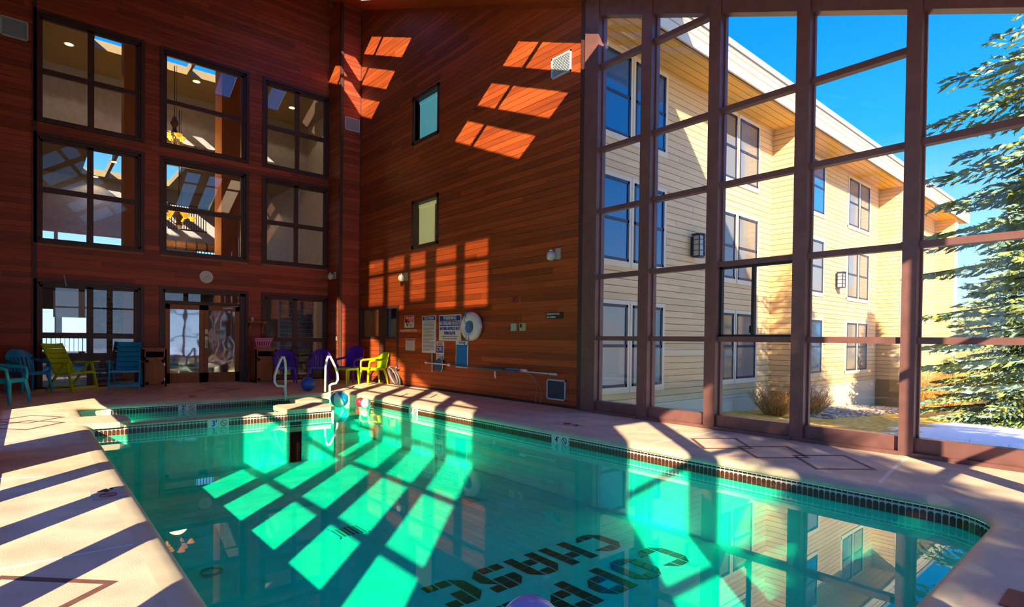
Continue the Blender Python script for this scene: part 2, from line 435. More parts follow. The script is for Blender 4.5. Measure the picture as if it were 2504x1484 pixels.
# depth-mark plates set into the tile bands
def no_dive(parent, c, r, axis, m_ring=REDINK, th=.004):
    b_ = MB(); pts = []
    for k in range(20):
        t = 2*PI*k/20; pts.append((c[0]+r*math.cos(t), c[1], c[2]+r*math.sin(t)) if axis == 'Y' else (c[0], c[1]+r*math.cos(t), c[2]+r*math.sin(t)) if axis == 'X' else (c[0]+r*math.cos(t), c[1]+r*math.sin(t), c[2]))
    b_.tube(pts, th, 5, closed=True)
    q = r*.68
    dd = [(-q,q),(q,-q)]
    P = [(c[0]+a, c[1], c[2]+b) if axis == 'Y' else (c[0], c[1]+a, c[2]+b) if axis == 'X' else (c[0]+a, c[1]+b, c[2]) for a, b in dd]
    b_.tube(P, th, 5)
    return b_.build('no_diving_ring', m_ring, parent)
def mark_back(x0, x1, s, lab):
    t = thing('depth_marker', lab, 'depth marker', ((x0+x1)/2, PY1-.006, -.14))
    MB().box((x0-x1)/2,-.004,-.055,(x1-x0)/2,.004,.055).build('plate', SIGNW, t)
    text(s, 'lettering', t, (-.06,-.006,0), .11, BLACK, sx=.9, font_off=.002); no_dive(t, (.08,-.008,0), .042, 'Y', BLACK)
mark_back(-5.49,-5.18,"4'",'white depth marker reading 4 feet in the tile band below the glass wall')
mark_back(-9.34,-9.03,"3'",'white depth marker reading 3 feet below the wooden wall')
def mark_x(xp, y0, y1, s, lab, zc):
    t = thing('depth_marker', lab, 'depth marker', (xp+.010,(y0+y1)/2,zc))
    MB().box(-.004,(y0-y1)/2,-.06,.004,(y1-y0)/2,.06).build('plate', SIGNW, t)
    text(s, 'lettering', t, (.006,-.06,0), .12, BLUEINK, rot=(PI/2,0,PI/2), sx=.9, font_off=.003); no_dive(t, (.008,.075,0), .045, 'X')
mark_x(XD, 2.10, 2.40, "3'", 'white depth marker reading 3 feet on the divider wall', -.135)
mark_x(PX0, 2.14, 2.45, "2'", 'white depth marker reading 2 feet on the far wading edge', -.14)
# water
mb = MB(); poly_faces(mb, [offset(-.002)], lambda x,y: ZW)
o = mb.build('pool_water', WATER); tag(o, 'calm clear green water filling the pool', 'water', kind='stuff')
# ---- left wall: windows, boards, trims
CY = [(.17,2.08),(2.55,4.47),(4.96,6.76)]
RU, RM, RG = (5.99,8.30), (3.32,5.61), (0.0,2.38)
holesL = [(a-.06,b+.06,c-.06,d+.06) for (a,b) in CY for (c,d) in (RU,RM,RG)]
TL = .03                                                  # thickness of the left wall's backing
mb = MB()
zs = sorted({0.0, 11.2, *[v for r in (RU,RM) for v in r], RG[1]}); ys = sorted({-2.2, YP+.6, *[v for c in CY for v in c]})
for i in range(len(ys)-1):
    for j in range(len(zs)-1):
        ym, zm = (ys[i]+ys[i+1])/2, (zs[j]+zs[j+1])/2
        if any(a < ym < b and c < zm < d for (a,b) in CY for (c,d) in (RU,RM,RG)): continue
        mb.box(XL-.16, ys[i], zs[j], XL, ys[i+1], zs[j+1])
wall_left = struct(mb.build('wall_left', GROOVE), 'tall dark red cedar board wall with three columns of windows', 'wall')
boards(wall_left, 'Y', XL, 1, -2.1, YP, lambda y: 11.2, holesL, BY, 11, 2.0, 4.2)
mb = MB(); mb.box(XL,.075,0,XL+.045,.15,11.2)
struct(mb.build('trim_1', TRIM), 'narrow vertical brown trim beside the left windows', 'trim')
WN = [0]
def left_window(cy_, rz, vm, hm, lab, thick=.07, sillh=.06):
    WN[0] += 1; (a,b),(c,d) = cy_, rz
    t = thing('window_%d' % WN[0], lab, 'window', (XL,0,0), kind='structure')
    cs = MB(); w_ = .075
    cs.box(-.02,a-w_,c-w_,.045,a,d+w_); cs.box(-.02,b,c-w_,.045,b+w_,d+w_); cs.box(-.02,a,d,.045,b,d+w_)
    if c > .1: cs.box(-.02,a,c-w_,.045,b,c)
    cs.build('casing', TRIM, t)
    jm = MB(); jm.box(-.16,a,c,.0,a+.03,d); jm.box(-.16,b-.05,c,.0,b,d); jm.box(-.16,a,d-.05,.0,b,d); jm.box(-.16,a,c,.0,b,c+.045)
    jm.box(-.10,a+.03,c,-.03,a+.08,d); jm.box(-.10,b-.11,c,-.03,b-.05,d); jm.box(-.10,a,d-.10,-.03,b,d-.05)
    jm.build('frame', TRIM, t)
    for y in vm: MB().box(-.10,y-.06,c,-.03,y+.06,d).build('mullion', TRIM, t)
    for z in hm: MB().box(-.105,a,z-.055,-.02,b,z+.055).build('rail', TRIM, t)
    yy = [a]+list(vm)+[b]; zz = [c]+list(hm)+[d]
    for i in range(len(yy)-1):
        for j in range(len(zz)-1):
            MB().box(-.070,yy[i],zz[j],-.064,yy[i+1],zz[j+1]).build('pane', GLASSL, t)
    return t
left_window(CY[0], RU, [1.11], [7.07], 'top left four-pane window of the lobby wall')
left_window(CY[1], RU, [], [7.07], 'top middle two-pane window of the lobby wall')
left_window(CY[2], RU, [5.86], [7.07], 'top right four-pane window beside the corner pier')
left_window(CY[0], RM, [1.10], [4.45], 'middle-row left four-pane window of the lobby wall')
left_window(CY[1], RM, [], [4.43], 'middle-row two-pane window above the clock with amber chandelier behind')
left_window(CY[2], RM, [5.84], [4.43], 'middle-row right four-pane window nearest the corner')
g1 = left_window(CY[0], RG, [1.10], [1.19,.74], 'ground floor window behind the green reclining chair')
g3 = left_window(CY[2], RG, [5.83], [1.15], 'ground floor window and side door behind the purple chairs')
# double door
D = thing('door_1', 'pair of oak framed glass doors with transom under the clock', 'door', (XL,0,0), kind='structure')
a, b = CY[1]
mb = MB(); mb.box(-.02,a-.075,0,.045,a,RG[1]+.075); mb.box(-.02,b,0,.045,b+.075,RG[1]+.075); mb.box(-.02,a,RG[1],.045,b,RG[1]+.075)
mb.box(-.16,a,0,0,a+.05,RG[1]); mb.box(-.16,b-.12,0,0,b,RG[1]); mb.box(-.16,a,RG[1]-.07,0,b,RG[1]); mb.box(-.13,a,2.03,-.02,b,2.11); mb.build('frame', TRIM, D)
MB().box(-.08,a+.05,2.11,-.074,b-.12,RG[1]-.07).build('transom_pane', GLASSL, D)
ya, ym, yb_ = a+.06, (a+b)/2-.03, b-.13
for k, (p, q) in enumerate(((ya, ym-.004), (ym+.004, yb_))):
    lf = MB(); st = .10
    lf.box(-.085,p,.01,-.035,p+st,2.02); lf.box(-.085,q-st,.01,-.035,q,2.02); lf.box(-.085,p,1.90,-.035,q,2.02); lf.box(-.085,p,.01,-.035,q,.27)
    leaf = lf.build('door_leaf', DOORW, D)
    MB().box(-.064,p+st,.27,-.058,q-st,1.90).build('pane', GLASSD, leaf)
    if k == 1:
        h = MB(); h.box(-.035,p+.02,.92,-.025,p+.075,1.22); h.box(-.035,p+.02,1.28,-.022,p+.08,1.40); h.tube([(-.03,p+.05,.95),(.02,p+.05,.97),(.02,p+.05,1.10),(-.03,p+.05,1.13)], .009, 6); h.build('handle', BRASS, leaf)
        h = MB(); h.box(-.035,q-.42,1.955,.01,q-.18,1.99); h.beam((0,q-.3,2.0),(0,q-.05,2.03),.02,.012); h.build('door_closer', VENTM, leaf)
        s_ = MB().box(-.057,p+.26,1.18,-.052,p+.50,1.40).build('notice', mat('notice_green', (.45,.62,.58), .5), leaf)
        MB().box(-.052,p+.28,1.28,-.050,p+.48,1.38).build('notice_panel', GREYT, leaf)
# upper band of the left wall that stands proud at the corner
# ---- corner pier
mb = MB(); mb.box(XL-.05,YP,0,XP-.02,YB,10.85)
pier = struct(mb.build('wall_pier', GROOVE), 'boxed cedar pier in the corner between the two walls', 'wall')
boards(pier, 'Y', XP-.02, 1, YP+.05, YB, lambda y: 10.70, [], BY, 5, 3, 4)
boards(pier, 'X', YP, -1, XL+.04, XP-.05, lambda y: 10.75, [], BX, 6, 3, 4)
mb = MB(); mb.box(XP-.05,YP-.03,0,XP+.03,YP+.05,10.8); mb.box(XP-.02,YB-.04,0,XP+.02,YB,10.75)
struct(mb.build('trim_2', TRIM), 'vertical trim on the edge of the corner pier', 'trim')

# ---- back wall (wooden part)
XB1 = -6.72
holesB = [(-12.50,-11.30,6.11,7.32),(-12.50,-11.30,3.49,4.69),(-15.42,-13.13,0,2.10)]
mb = MB()
xs = sorted({XP-.9, XB1, -12.42,-11.36,-15.40,-13.17}); zs = [0,2.06,3.55,4.63,6.17,7.26,9.0]
for i in range(len(xs)-1):
    for j in range(len(zs)-1):
        xm, zm = (xs[i]+xs[i+1])/2, (zs[j]+zs[j+1])/2
        if any(h[0] < xm < h[1] and h[2] < zm < h[3] for h in holesB): continue
        if j == len(zs)-2: mb.hexa([(xs[i],YB,zs[j]),(xs[i+1],YB,zs[j]),(xs[i+1],YB+.15,zs[j]),(xs[i],YB+.15,zs[j]),(xs[i],YB,max(zs[j]+.01,roof(xs[i]))),(xs[i+1],YB,max(zs[j]+.01,roof(xs[i+1]))),(xs[i+1],YB+.15,max(zs[j]+.01,roof(xs[i+1]))),(xs[i],YB+.15,max(zs[j]+.01,roof(xs[i])))])
        else: mb.box(xs[i],YB,zs[j],xs[i+1],YB+.15,zs[j+1])
wall_back = struct(mb.build('wall_back', GROOVE), 'dark red cedar board wall with signs and sun patches', 'wall')
boards(wall_back, 'X', YB, -1, XP, XB1, roof, holesB, BX, 3, 2.6, 5.2)
mb = MB(); mb.box(XP,YB-.035,0,-13.2,YB-.018,.0); mb.box(-13.1,YB-.024,0.0,XB1,YB-.019,.05)
struct(mb.build('baseboard_back', mat('base_dark', (.05,.02,.018), .7)), 'dark strip along the foot of the back wall', 'baseboard')
def back_window(x0, x1, z0, z1, lab, blind, dark=None):
    WN[0] += 1; t = thing('window_%d' % WN[0], lab, 'window', (0,YB,0), kind='structure')
    c = MB(); q = .09
    c.box(x0,-.035,z0,x0+q,.15,z1); c.box(x1-q*.7,-.035,z0,x1,.15,z1); c.box(x0,-.035,z1-q,x1,.15,z1); c.box(x0,-.035,z0,x1,.15,z0+q*.8); c.build('casing', TRIM, t)
    MB().box(x0+q,.095,z0+q*.8,x1-q*.7,.10,z1-q).build('pane', GLASS, t)
    bl = thing('blind_set', '', '', (0,0,0)); del bl['label'], bl['category']; bl.parent = t; bl.name = 'vertical_blind'
    nx = 12; wdt = (x1-x0-q*1.7)/nx
    vm_ = None
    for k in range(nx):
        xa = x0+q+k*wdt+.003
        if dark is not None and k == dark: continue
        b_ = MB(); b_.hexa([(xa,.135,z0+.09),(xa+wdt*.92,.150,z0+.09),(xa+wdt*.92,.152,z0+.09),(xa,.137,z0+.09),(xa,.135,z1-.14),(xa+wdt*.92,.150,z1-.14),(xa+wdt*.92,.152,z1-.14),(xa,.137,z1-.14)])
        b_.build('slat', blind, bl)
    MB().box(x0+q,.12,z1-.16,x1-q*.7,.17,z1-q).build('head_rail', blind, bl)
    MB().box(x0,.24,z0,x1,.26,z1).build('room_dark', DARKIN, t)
back_window(-12.51,-11.30,6.11,7.31,'upper small window with closed blue vertical blinds in the wooden wall', mat('blind_blue_lit', (.20,.55,.60), .7, emit=(.12,.55,.62), estr=.22))  # glow in the blind material stands for a lit room behind
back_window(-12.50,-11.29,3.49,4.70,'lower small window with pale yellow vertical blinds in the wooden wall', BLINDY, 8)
# door in the back wall with glazed upper half
D2 = thing('door_2', 'cedar door and sidelight with glazed upper half in the corner', 'door', (0,YB,0), kind='structure')
mb = MB(); mb.box(-15.42,-.03,2.02,-13.13,.12,2.10); mb.box(-13.22,-.035,0,-13.13,.12,2.10); mb.box(-15.42,-.03,0,-15.34,.12,2.10); mb.box(-14.19,-.03,0,-13.85,.10,2.02); mb.build('frame', TRIM, D2)
lw = MB(); k = 0
z = 0.02
DB = unit_mesh('board', WX)
while z < 1.20:
    put('board', DB, D2, (-15.34,-.012,z), None, (1.15,.03,ROWH-.006)); put('board', DB, D2, (-13.85,-.012,z), None, (.63,.03,ROWH-.006)); z += ROWH
mb = MB(); mb.box(-15.34,-.02,1.20,-14.19,.05,1.27); mb.box(-13.85,-.02,1.20,-13.22,.05,1.27); mb.build('mid_rail', TRIM, D2)
MB().box(-15.34,.02,1.27,-14.19,.026,2.02).build('pane', GLASS, D2); MB().box(-13.85,.02,1.27,-13.22,.026,2.02).build('pane', GLASS, D2)
b_ = MB()
for k in range(24): b_.box(-15.3,.06,1.28+k*.03,-14.22,.075,1.303+k*.03)
b_.build('slat_blind', mat('blind_tan', (.42,.26,.07), .7), D2)
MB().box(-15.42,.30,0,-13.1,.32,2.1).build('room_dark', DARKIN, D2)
MB().box(-13.70,.07,1.27,-13.40,.09,1.75).build('paper', mat('paper_grey', (.30,.28,.24), .7), D2)

# ---- glazed part of the back wall
PO = [-6.44,-5.315,-4.165,-2.975,-1.815,-.655,.50]
POW = [.30,.19,.17,.16,.14,.14,.14]
RAILS = [1.265,2.31,3.42,4.46]
RAILX = {0: 5.87, 1: 5.87}
GD = .12
def hdr(x): return 4.115-.4135*x                          # underside of the sloping header
gw = thing('wall_glazed', 'bronze post and rail glass wall looking onto the snowy garden', 'wall', (0,0,0), kind='structure')
for i, (x, wd) in enumerate(zip(PO, POW)):
    zt = roof(x)+.02
    MB().box(x-wd/2,YB-.13,0,x+wd/2,YB+.09,zt).build('post', METAL, gw)
mb = MB(); mb.box(XB1-.03,YB-.06,0,PO[0]-.15,YB+.1,roof(XB1)); mb.box(-6.62,YB-.10,0,-6.59,YB,roof(-6.6)); mb.build('end_stile', TRIM, gw)
for i in range(len(PO)-1):
    x0, x1 = PO[i]+POW[i]/2, PO[i+1]-POW[i+1]/2
    bay = gw
    lab = ['first bay beside the wooden wall','second bay with a wall lantern beyond','third bay with the sliding sash','fourth bay in front of paired far windows','fifth bay in front of the spruce','last bay past the right edge'][i]
    WN[0] += 1
    t = thing('window_%d' % WN[0], 'glass wall, '+lab, 'window', (0,YB,0), kind='structure')
    hm = [z for z in RAILS if z < hdr(x1)-.15]
    if i in RAILX: hm = hm+[RAILX[i]]
    if i == 3: hm = hm
    for z in hm: MB().box(x0,-.075,z-.037,x1,.03,z+.037).build('rail', METAL, t)
    s_ = MB(); s_.box(x0,-.085,.035,x1,.05,.19); s_.box(x0,-.085,.19,x1,.05,.2); s_.build('sill', METAL, t)
    MB().box(x0-.02,-.15,0,x1+.02,.06,.045).build('kerb', METAL, t)
    h_ = MB(); h_.hexa([(x0,-.10,hdr(x0)),(x1,-.10,hdr(x1)),(x1,.06,hdr(x1)),(x0,.06,hdr(x0)),(x0,-.10,hdr(x0)+.30),(x1,-.10,hdr(x1)+.30),(x1,.06,hdr(x1)+.30),(x0,.06,hdr(x0)+.30)]); h_.build('header', METAL, t)
    s2 = MB(); s2.box(x0,-.02,.2,x0+.022,.02,hdr(x0)); s2.box(x1-.022,-.02,.2,x1,.02,hdr(x1)); s2.build('stile', METAL, t)
    zz = [.2]+hm
    for j, z in enumerate(zz):
        zt0, zt1 = (hdr(x0), hdr(x1)) if j == len(zz)-1 else (zz[j+1], zz[j+1])
        MB().face([(x0,0,z),(x1,0,z),(x1,0,zt1),(x0,0,zt0)]).build('pane', GLASS, t)
    if i == 2:
        xm = x0+.47*(x1-x0)
        f = MB(); z0_, z1_ = 1.302, 2.273
        f.box(x0,-.04,z0_,x0+.035,.02,z1_); f.box(x1-.03,-.04,z0_,x1,.02,z1_); f.box(x0,-.04,z1_-.03,x1,.02,z1_); f.box(x0,-.04,z0_,x1,.02,z0_+.03); f.box(xm-.02,-.045,z0_,xm+.02,.02,z1_); f.box(xm-.035,-.06,z0_+.05,xm-.025,-.03,z0_+.15)
        f.build('sliding_sash', BLACK, t)
# ---- roof with its skylights and the added strip openings
def wall_to_roof(x, z):
    xr = (4.386-z+.655*x)/1.0685
    return (xr, YB-(xr-x)/1.074)
SKY = []
for (ya_, yb2) in ((6.28,6.75),(5.50,5.97),(4.71,5.18)):
    for (xa, xb) in ((-7.79,-7.17),(-7.09,-5.54),(-14.12,-13.50),(-13.42,-11.90)):
        SKY.append([(xa,ya_),(xb,ya_),(xb,yb2),(xa,yb2)])
NSK = len(SKY)
for (xa, xb, zt, zb) in ((-14.84,-14.03,3.36,2.1),(-13.73,-12.91,3.34,1.95),(-12.57,-11.88,3.34,2.14),(-11.38,-10.57,3.34,1.9),(-10.22,-9.40,3.34,1.9)):  # added slanted openings that throw the sun strips low on the back wall
    for (p, q) in ((zt,2.985),(2.875,zb)):
        SKY.append([wall_to_roof(xa,q), wall_to_roof(xb,q), wall_to_roof(xb,p), wall_to_roof(xa,p)])
ROUT = [(XL-.3,-2.5),(-11.8,-2.5),(-11.8,YF-.25),(XR+.3,YF-.25),(XR+.3,YB+.25),(XL-.3,YB+.25)]
mb = MB()
poly_faces(mb, [ROUT]+SKY, lambda x,y: roof(x), flip=True, m=0)
poly_faces(mb, [ROUT]+SKY, lambda x,y: roof(x)+.03, m=1)
for lp in [ROUT]+SKY:
    for k in range(len(lp)):
        p, q = lp[k], lp[(k+1)%len(lp)]
        mb.face([(p[0],p[1],roof(p[0])),(q[0],q[1],roof(q[0])),(q[0],q[1],roof(q[0])+.03),(p[0],p[1],roof(p[0])+.03)], 1)
ceiling = struct(mb.build('ceiling', [WX, ROOFM]), 'sloping cedar ceiling with skylights and added sun-strip openings over the pool', 'ceiling')
for k, lp in enumerate(SKY):
    b_ = MB(); b_.face([(p[0],p[1],roof(p[0])+.03) for p in lp]); b_.build('roof_pane', GLASS if k < NSK else STRIPGLASS, ceiling)
for y in (7.2,5.75+.34,4.95+.34):                          # visible soffit boards along the back wall
    pass
# fascia trim at top of wall
mb = MB(); mb.hexa([(XP,YB-.05,roof(XP)-.10),(XB1,YB-.05,roof(XB1)-.10),(XB1,YB,roof(XB1)-.10),(XP,YB,roof(XP)-.10),(XP,YB-.05,roof(XP)),(XB1,YB-.05,roof(XB1)),(XB1,YB,roof(XB1)),(XP,YB,roof(XP))])
struct(mb.build('trim_3', WX), 'sloping trim where the ceiling meets the back wall', 'trim')

# ---- glazed walls behind the viewer (they shape the sunlight)
fr = thing('wall_front', 'post and rail glass wall behind the viewer', 'wall', (0,0,0), kind='structure')
FP = [(-6.41,-5.59),(-5.28,-4.43),(-4.12,-3.28),(-2.97,-2.12),(-1.81,-.96)]
mb = MB()
def vpanel(x0, x1, z0, fz=None):
    mb.hexa([(x0,YF-.08,z0),(x1,YF-.08,z0),(x1,YF+.04,z0),(x0,YF+.04,z0),(x0,YF-.08,roof(x0)),(x1,YF-.08,roof(x1)),(x1,YF+.04,roof(x1)),(x0,YF+.04,roof(x0))])
mb.hexa([(XL-.2,-2.2,0),(-11.9,-2.2,0),(-11.9,-2.1,0),(XL-.2,-2.1,0),(XL-.2,-2.2,roof(XL-.2)),(-11.9,-2.2,roof(-11.9)),(-11.9,-2.1,roof(-11.9)),(XL-.2,-2.1,roof(XL-.2))]); mb.box(-12.1,-2.2,0,-12.0,YF+.04,roof(-12.0)); vpanel(-12.0,-7.96,1.0); vpanel(-7.54,-6.41,0); vpanel(-.96,XR+.1,0)
mb.box(-7.96,YF-.08,0,-7.54,YF+.04,5.4)
mb.box(-12.0,YF-.08,0,-7.96,YF+.04,.10)
mb.build('panel', METAL, fr)
for k in range(len(FP)-1):
    x0, x1 = FP[k][1], FP[k+1][0]
    MB().box(x0,YF-.06,0,x1,YF+.04,roof(x1)).build('post', METAL, fr)
for (x0, x1) in FP:
    for z in RAILS+[5.27]:
        if z < roof(x1)-.2: MB().box(x0,YF-.05,z-.037,x1,YF+.03,z+.037).build('rail', METAL, fr)
    MB().box(x0,YF-.05,0,x1,YF+.04,.12).build('sill', METAL, fr)
    MB().face([(x0,YF,.12),(x1,YF,.12),(x1,YF,roof(x1)),(x0,YF,roof(x0))]).build('pane', GLASS, fr)
rt = thing('wall_right', 'post and rail glass wall to the right of the viewer', 'wall', (0,0,0), kind='structure')
zt = roof(XR)
mb = MB(); mb.box(XR,YF-.1,0,XR+.1,.96,zt); mb.box(XR,6.95,0,XR+.1,YB+.1,zt); mb.box(XR,YF,zt-.2,XR+.1,YB,zt+.02); mb.build('panel', METAL, rt)
y = .96
while y < 6.9:
    y1 = min(y+.85, 6.95)
    MB().box(XR-.02,y1,0,XR+.1,y1+.23,zt).build('post', METAL, rt)
    for z in (1.265,2.50,3.80): MB().box(XR,y,z-.037,XR+.06,y1,z+.037).build('rail', METAL, rt)
    MB().box(XR,y,0,XR+.08,y1,.2).build('sill', METAL, rt)
    MB().face([(XR+.03,y,.2),(XR+.03,y1,.2),(XR+.03,y1,zt-.2),(XR+.03,y,zt-.2)]).build('pane', GLASS, rt)
    y = y1+.23

mb = MB(); mb.hexa([(-7.2,YB+.02,roof(-7.2)+.03),(1.2,YB+.02,roof(1.2)+.03),(1.2,YB+.20,roof(1.2)+.03),(-7.2,YB+.20,roof(-7.2)+.03),(-7.2,YB+.02,10.35),(1.2,YB+.02,8.25),(1.2,YB+.20,8.25),(-7.2,YB+.20,10.35)])  # added unseen screen: casts the diagonal shade on the cream building
struct(mb.build('wall_shade_screen', SIDINGX), 'added unseen screen on the roof that shades the cream building', 'wall')
# ---- lobby behind the left wall
Z1, Z2, XA1, XA2 = 9.6, 7.6, -22.5, -28.6
LS1 = [[(-19.5,1.43),(-20.5,1.43),(-20.5,2.12),(-19.5,2.12)],[(-19.5,2.18),(-20.5,2.18),(-20.5,2.85),(-19.5,2.85)],[(-19.6,3.0),(-20.6,3.0),(-20.6,3.86),(-19.6,3.86)],[(-19.6,3.93),(-20.6,3.93),(-20.6,4.85),(-19.6,4.85)]]
LS2 = [[(-24.3,1.6),(-28.0,1.6),(-28.0,2.35),(-24.3,2.35)],[(-24.3,2.45),(-28.0,2.45),(-28.0,3.25),(-24.3,3.25)],[(-24.4,3.5),(-27.8,3.5),(-27.8,4.55),(-24.4,4.55)]]
mb = MB()
poly_faces(mb, [[(XL-.16,-3),(XA1,-3),(XA1,8.5),(XL-.16,8.5)]]+LS1, lambda x,y: Z1, flip=True)
poly_faces(mb, [[(XA1,-3),(XA2,-3),(XA2,8.5),(XA1,8.5)]]+LS2, lambda x,y: Z2, flip=True)
for zc_, LS in ((Z1,LS1),(Z2,LS2)):
    for lp in LS:
        for k in range(4):
            p, q = lp[k], lp[(k+1)%4]; mb.face([(p[0],p[1],zc_),(q[0],q[1],zc_),(q[0],q[1],zc_+.25),(p[0],p[1],zc_+.25)])
struct(mb.build('ceiling_lobby', LCEIL), 'tan lobby ceiling with skylights seen through the windows', 'ceiling')
mb = MB(); mb.box(XA1-.1,-3,Z2,XA1,8.5,Z1); 
ow = [(.40,.80,1.30,2.22),(1.03,1.80,1.30,2.22),(.40,1.80,.55,1.10),(3.55,4.0,.9,2.0),(.38,.78,4.85,5.28),(.90,1.80,4.85,5.28),(1.95,3.2,4.85,5.28),(5.8,7.6,4.4,5.3)]
yy = sorted({-3,8.5,*[v for o_ in ow for v in o_[:2]]}); zz = sorted({0,Z2,*[v for o_ in ow for v in o_[2:]]})
for i in range(len(yy)-1):
    for j in range(len(zz)-1):
        ym, zm = (yy[i]+yy[i+1])/2, (zz[j]+zz[j+1])/2
        if any(o_[0] < ym < o_[1] and o_[2] < zm < o_[3] for o_ in ow): continue
        mb.box(XA2-.1,yy[i],zz[j],XA2,yy[i+1],zz[j+1])
mb.box(XA2,-3.1,0,XL-.16,-3,Z1); mb.box(XA2,8.5,0,XL-.16,8.6,Z1)
struct(mb.build('wall_lobby', LWALL), 'pale plaster lobby walls seen through the windows', 'wall')
mb = MB(); mb.box(XA2,-3,-.1,XL-.16,8.5,0.0); mb.box(-28.6,-3,3.0,-22.5,8.5,3.2); mb.box(-22.6,-3,3.2,-22.5,1.9,4.0)
struct(mb.build('floor_lobby', LFLOOR), 'dark lobby floor and upper gallery seen through the windows', 'floor')
# ================================================================== OBJECTS: lobby
mb = MB(); mb.box(-19.2,1.99,0,-18.6,2.32,Z1)
tag(mb.build('column', ORANGE), 'orange lobby column behind the left windows', 'column', 'lobby columns')
mb = MB(); mb.box(-19.4,4.42,0,-18.6,5.05,Z1)
tag(mb.build('column', ORANGE), 'wide orange lobby column behind the middle windows', 'column', 'lobby columns')
def downlight(x, y, z, lab):
    t = thing('recessed_downlight', lab, 'downlight', (x,y,z), group='lobby downlights')
    MB().lathe([(.13,-.012),(.13,0)], 16).build('trim_ring', WHITE, t); MB().lathe([(.10,-.018),(.10,-.010)], 16).build('bulb', DOWNL, t)
    l = bpy.data.lights.new('downlight_lamp', 'SPOT'); l.energy = 25; l.color = (1,.72,.40); l.spot_size = 2.2; l.shadow_soft_size = .08
    lo = bpy.data.objects.new('downlight_lamp', l); COL.objects.link(lo); lo.parent = t; lo.location = (0,0,-.03)
downlight(-20.75,.90,Z1,'lit ceiling downlight seen through the top left window')
downlight(-20.9,4.2,Z1,'lit ceiling downlight below the skylight in the top middle window')
downlight(-20.9,7.3,Z1,'lit ceiling downlight seen through the top right window')
downlight(-25.3,2.40,Z2,'lit downlight between the skylight panes in the middle-row left window')
downlight(-28.2,2.05,Z2,'lit downlight under the skylight in the middle-row left window')
downlight(-26.0,6.9,Z2,'lit downlight at the edge of the middle-row right window')
# chandeliers
def chandelier(name, loc, r, tiers, lab, drop):
    t = thing(name, lab, 'chandelier', loc, group='lobby chandeliers')
    b_ = MB(); b_.tube([(0,0,.1),(0,0,drop)], .012, 6); b_.tube([(.06,.05,.3),(.06,.05,drop)], .006, 5); b_.build('chain', IRON, t)
    b_ = MB(); b_.lathe([(.03,-.25),(.10,-.15),(.05,.0),(.12,.15),(.04,.35)], 10); b_.build('hub', IRON, t)
    for (n_, rr, z) in tiers:
        for k in range(n_):
            a_ = 2*PI*k/n_+.3; p = (rr*math.cos(a_), rr*math.sin(a_))
            b_ = MB(); b_.tube([(0,0,-.1),(p[0]*.5,p[1]*.5,z-.16),(p[0],p[1],z-.05)], .012, 6); arm = b_.build('arm', IRON, t)
            b_ = MB(); b_.lathe([(.05,z-.02),(.075,z+.04),(.115,z+.10)], 12, (p[0],p[1],0)); b_.build('shade', AMBER, arm)
    l = bpy.data.lights.new('chandelier_lamp', 'POINT'); l.energy = 45; l.color = (1,.55,.18); l.shadow_soft_size = .3
    lo = bpy.data.objects.new('chandelier_lamp', l); COL.objects.link(lo); lo.parent = t; lo.location = (0,0,-.5)
    return t
chandelier('chandelier', (-20,3.55,4.80), .36, [(5,.36,.05),(3,.20,.20)], 'iron chandelier with glowing amber shades in the middle-row window', 3.4)
chandelier('chandelier', (-20,3.42,7.62), .20, [(4,.22,-.32)], 'iron hanging lantern with amber bulbs in the top middle window', 1.9)
t = thing('log_beam', 'hanging dark log beam wrapped with rope bands in the top middle window', 'beam', (-21,4.2,7.35), group=None)
b_ = MB(); b_.tube([(0,-1.1,0),(0,1.05,0)], .13, 10); b_.build('log', BARK, t)
for k in range(7): MB().tube([(0,-.95+k*.3,0),(0,-.91+k*.3,0)], .145, 10).build('rope_band', IRON, t)
t = thing('log_beam', 'lower dark log beam wrapped with rope bands under the amber chandelier', 'beam', (-21,3.95,4.18))
b_ = MB(); b_.tube([(0,-1.1,0),(0,1.05,0)], .14, 10); b_.build('log', BARK, t)
for k in range(7): MB().tube([(0,-.95+k*.3,0),(0,-.91+k*.3,0)], .155, 10).build('rope_band', IRON, t)
# stone fin walls seen through the ground floor windows
STONE = [mat('stone_a', (.12,.11,.12), .8), mat('stone_b', (.20,.17,.15), .8), mat('stone_c', (.07,.075,.09), .8)]
def stone_wall(y0, y1, x, lab, seed):
    rnd = random.Random(seed)
    t = thing('stone_wall', lab, 'stone wall', (x,0,0))
    MB().box(-.2,y0,0,0,y1,2.7).build('mortar', mat('mortar_pale_%d' % seed, (.55,.56,.56), .8), t)
    me_ = [unit_mesh('stone', s_) for s_ in STONE]
    z = .05
    while z < 2.55:
        h = .13; y = y0-rnd.uniform(0,.2)
        while y < y1:
            w_ = rnd.uniform(.20,.42); a_, b2 = max(y,y0)+.01, min(y+w_,y1)-.01
            if b2-a_ > .04: put('stone', me_[rnd.randrange(3)], t, (0,a_,z+.01), None, (rnd.uniform(.015,.04), b2-a_, h-.02))
            y += w_
        z += h
stone_wall(6.15,7.25,-18.6,'dark coursed stone wall seen through the window by the shelf',1)
stone_wall(1.32,2.30,-18.9,'dark coursed stone wall seen behind the blue reclining chair',2)
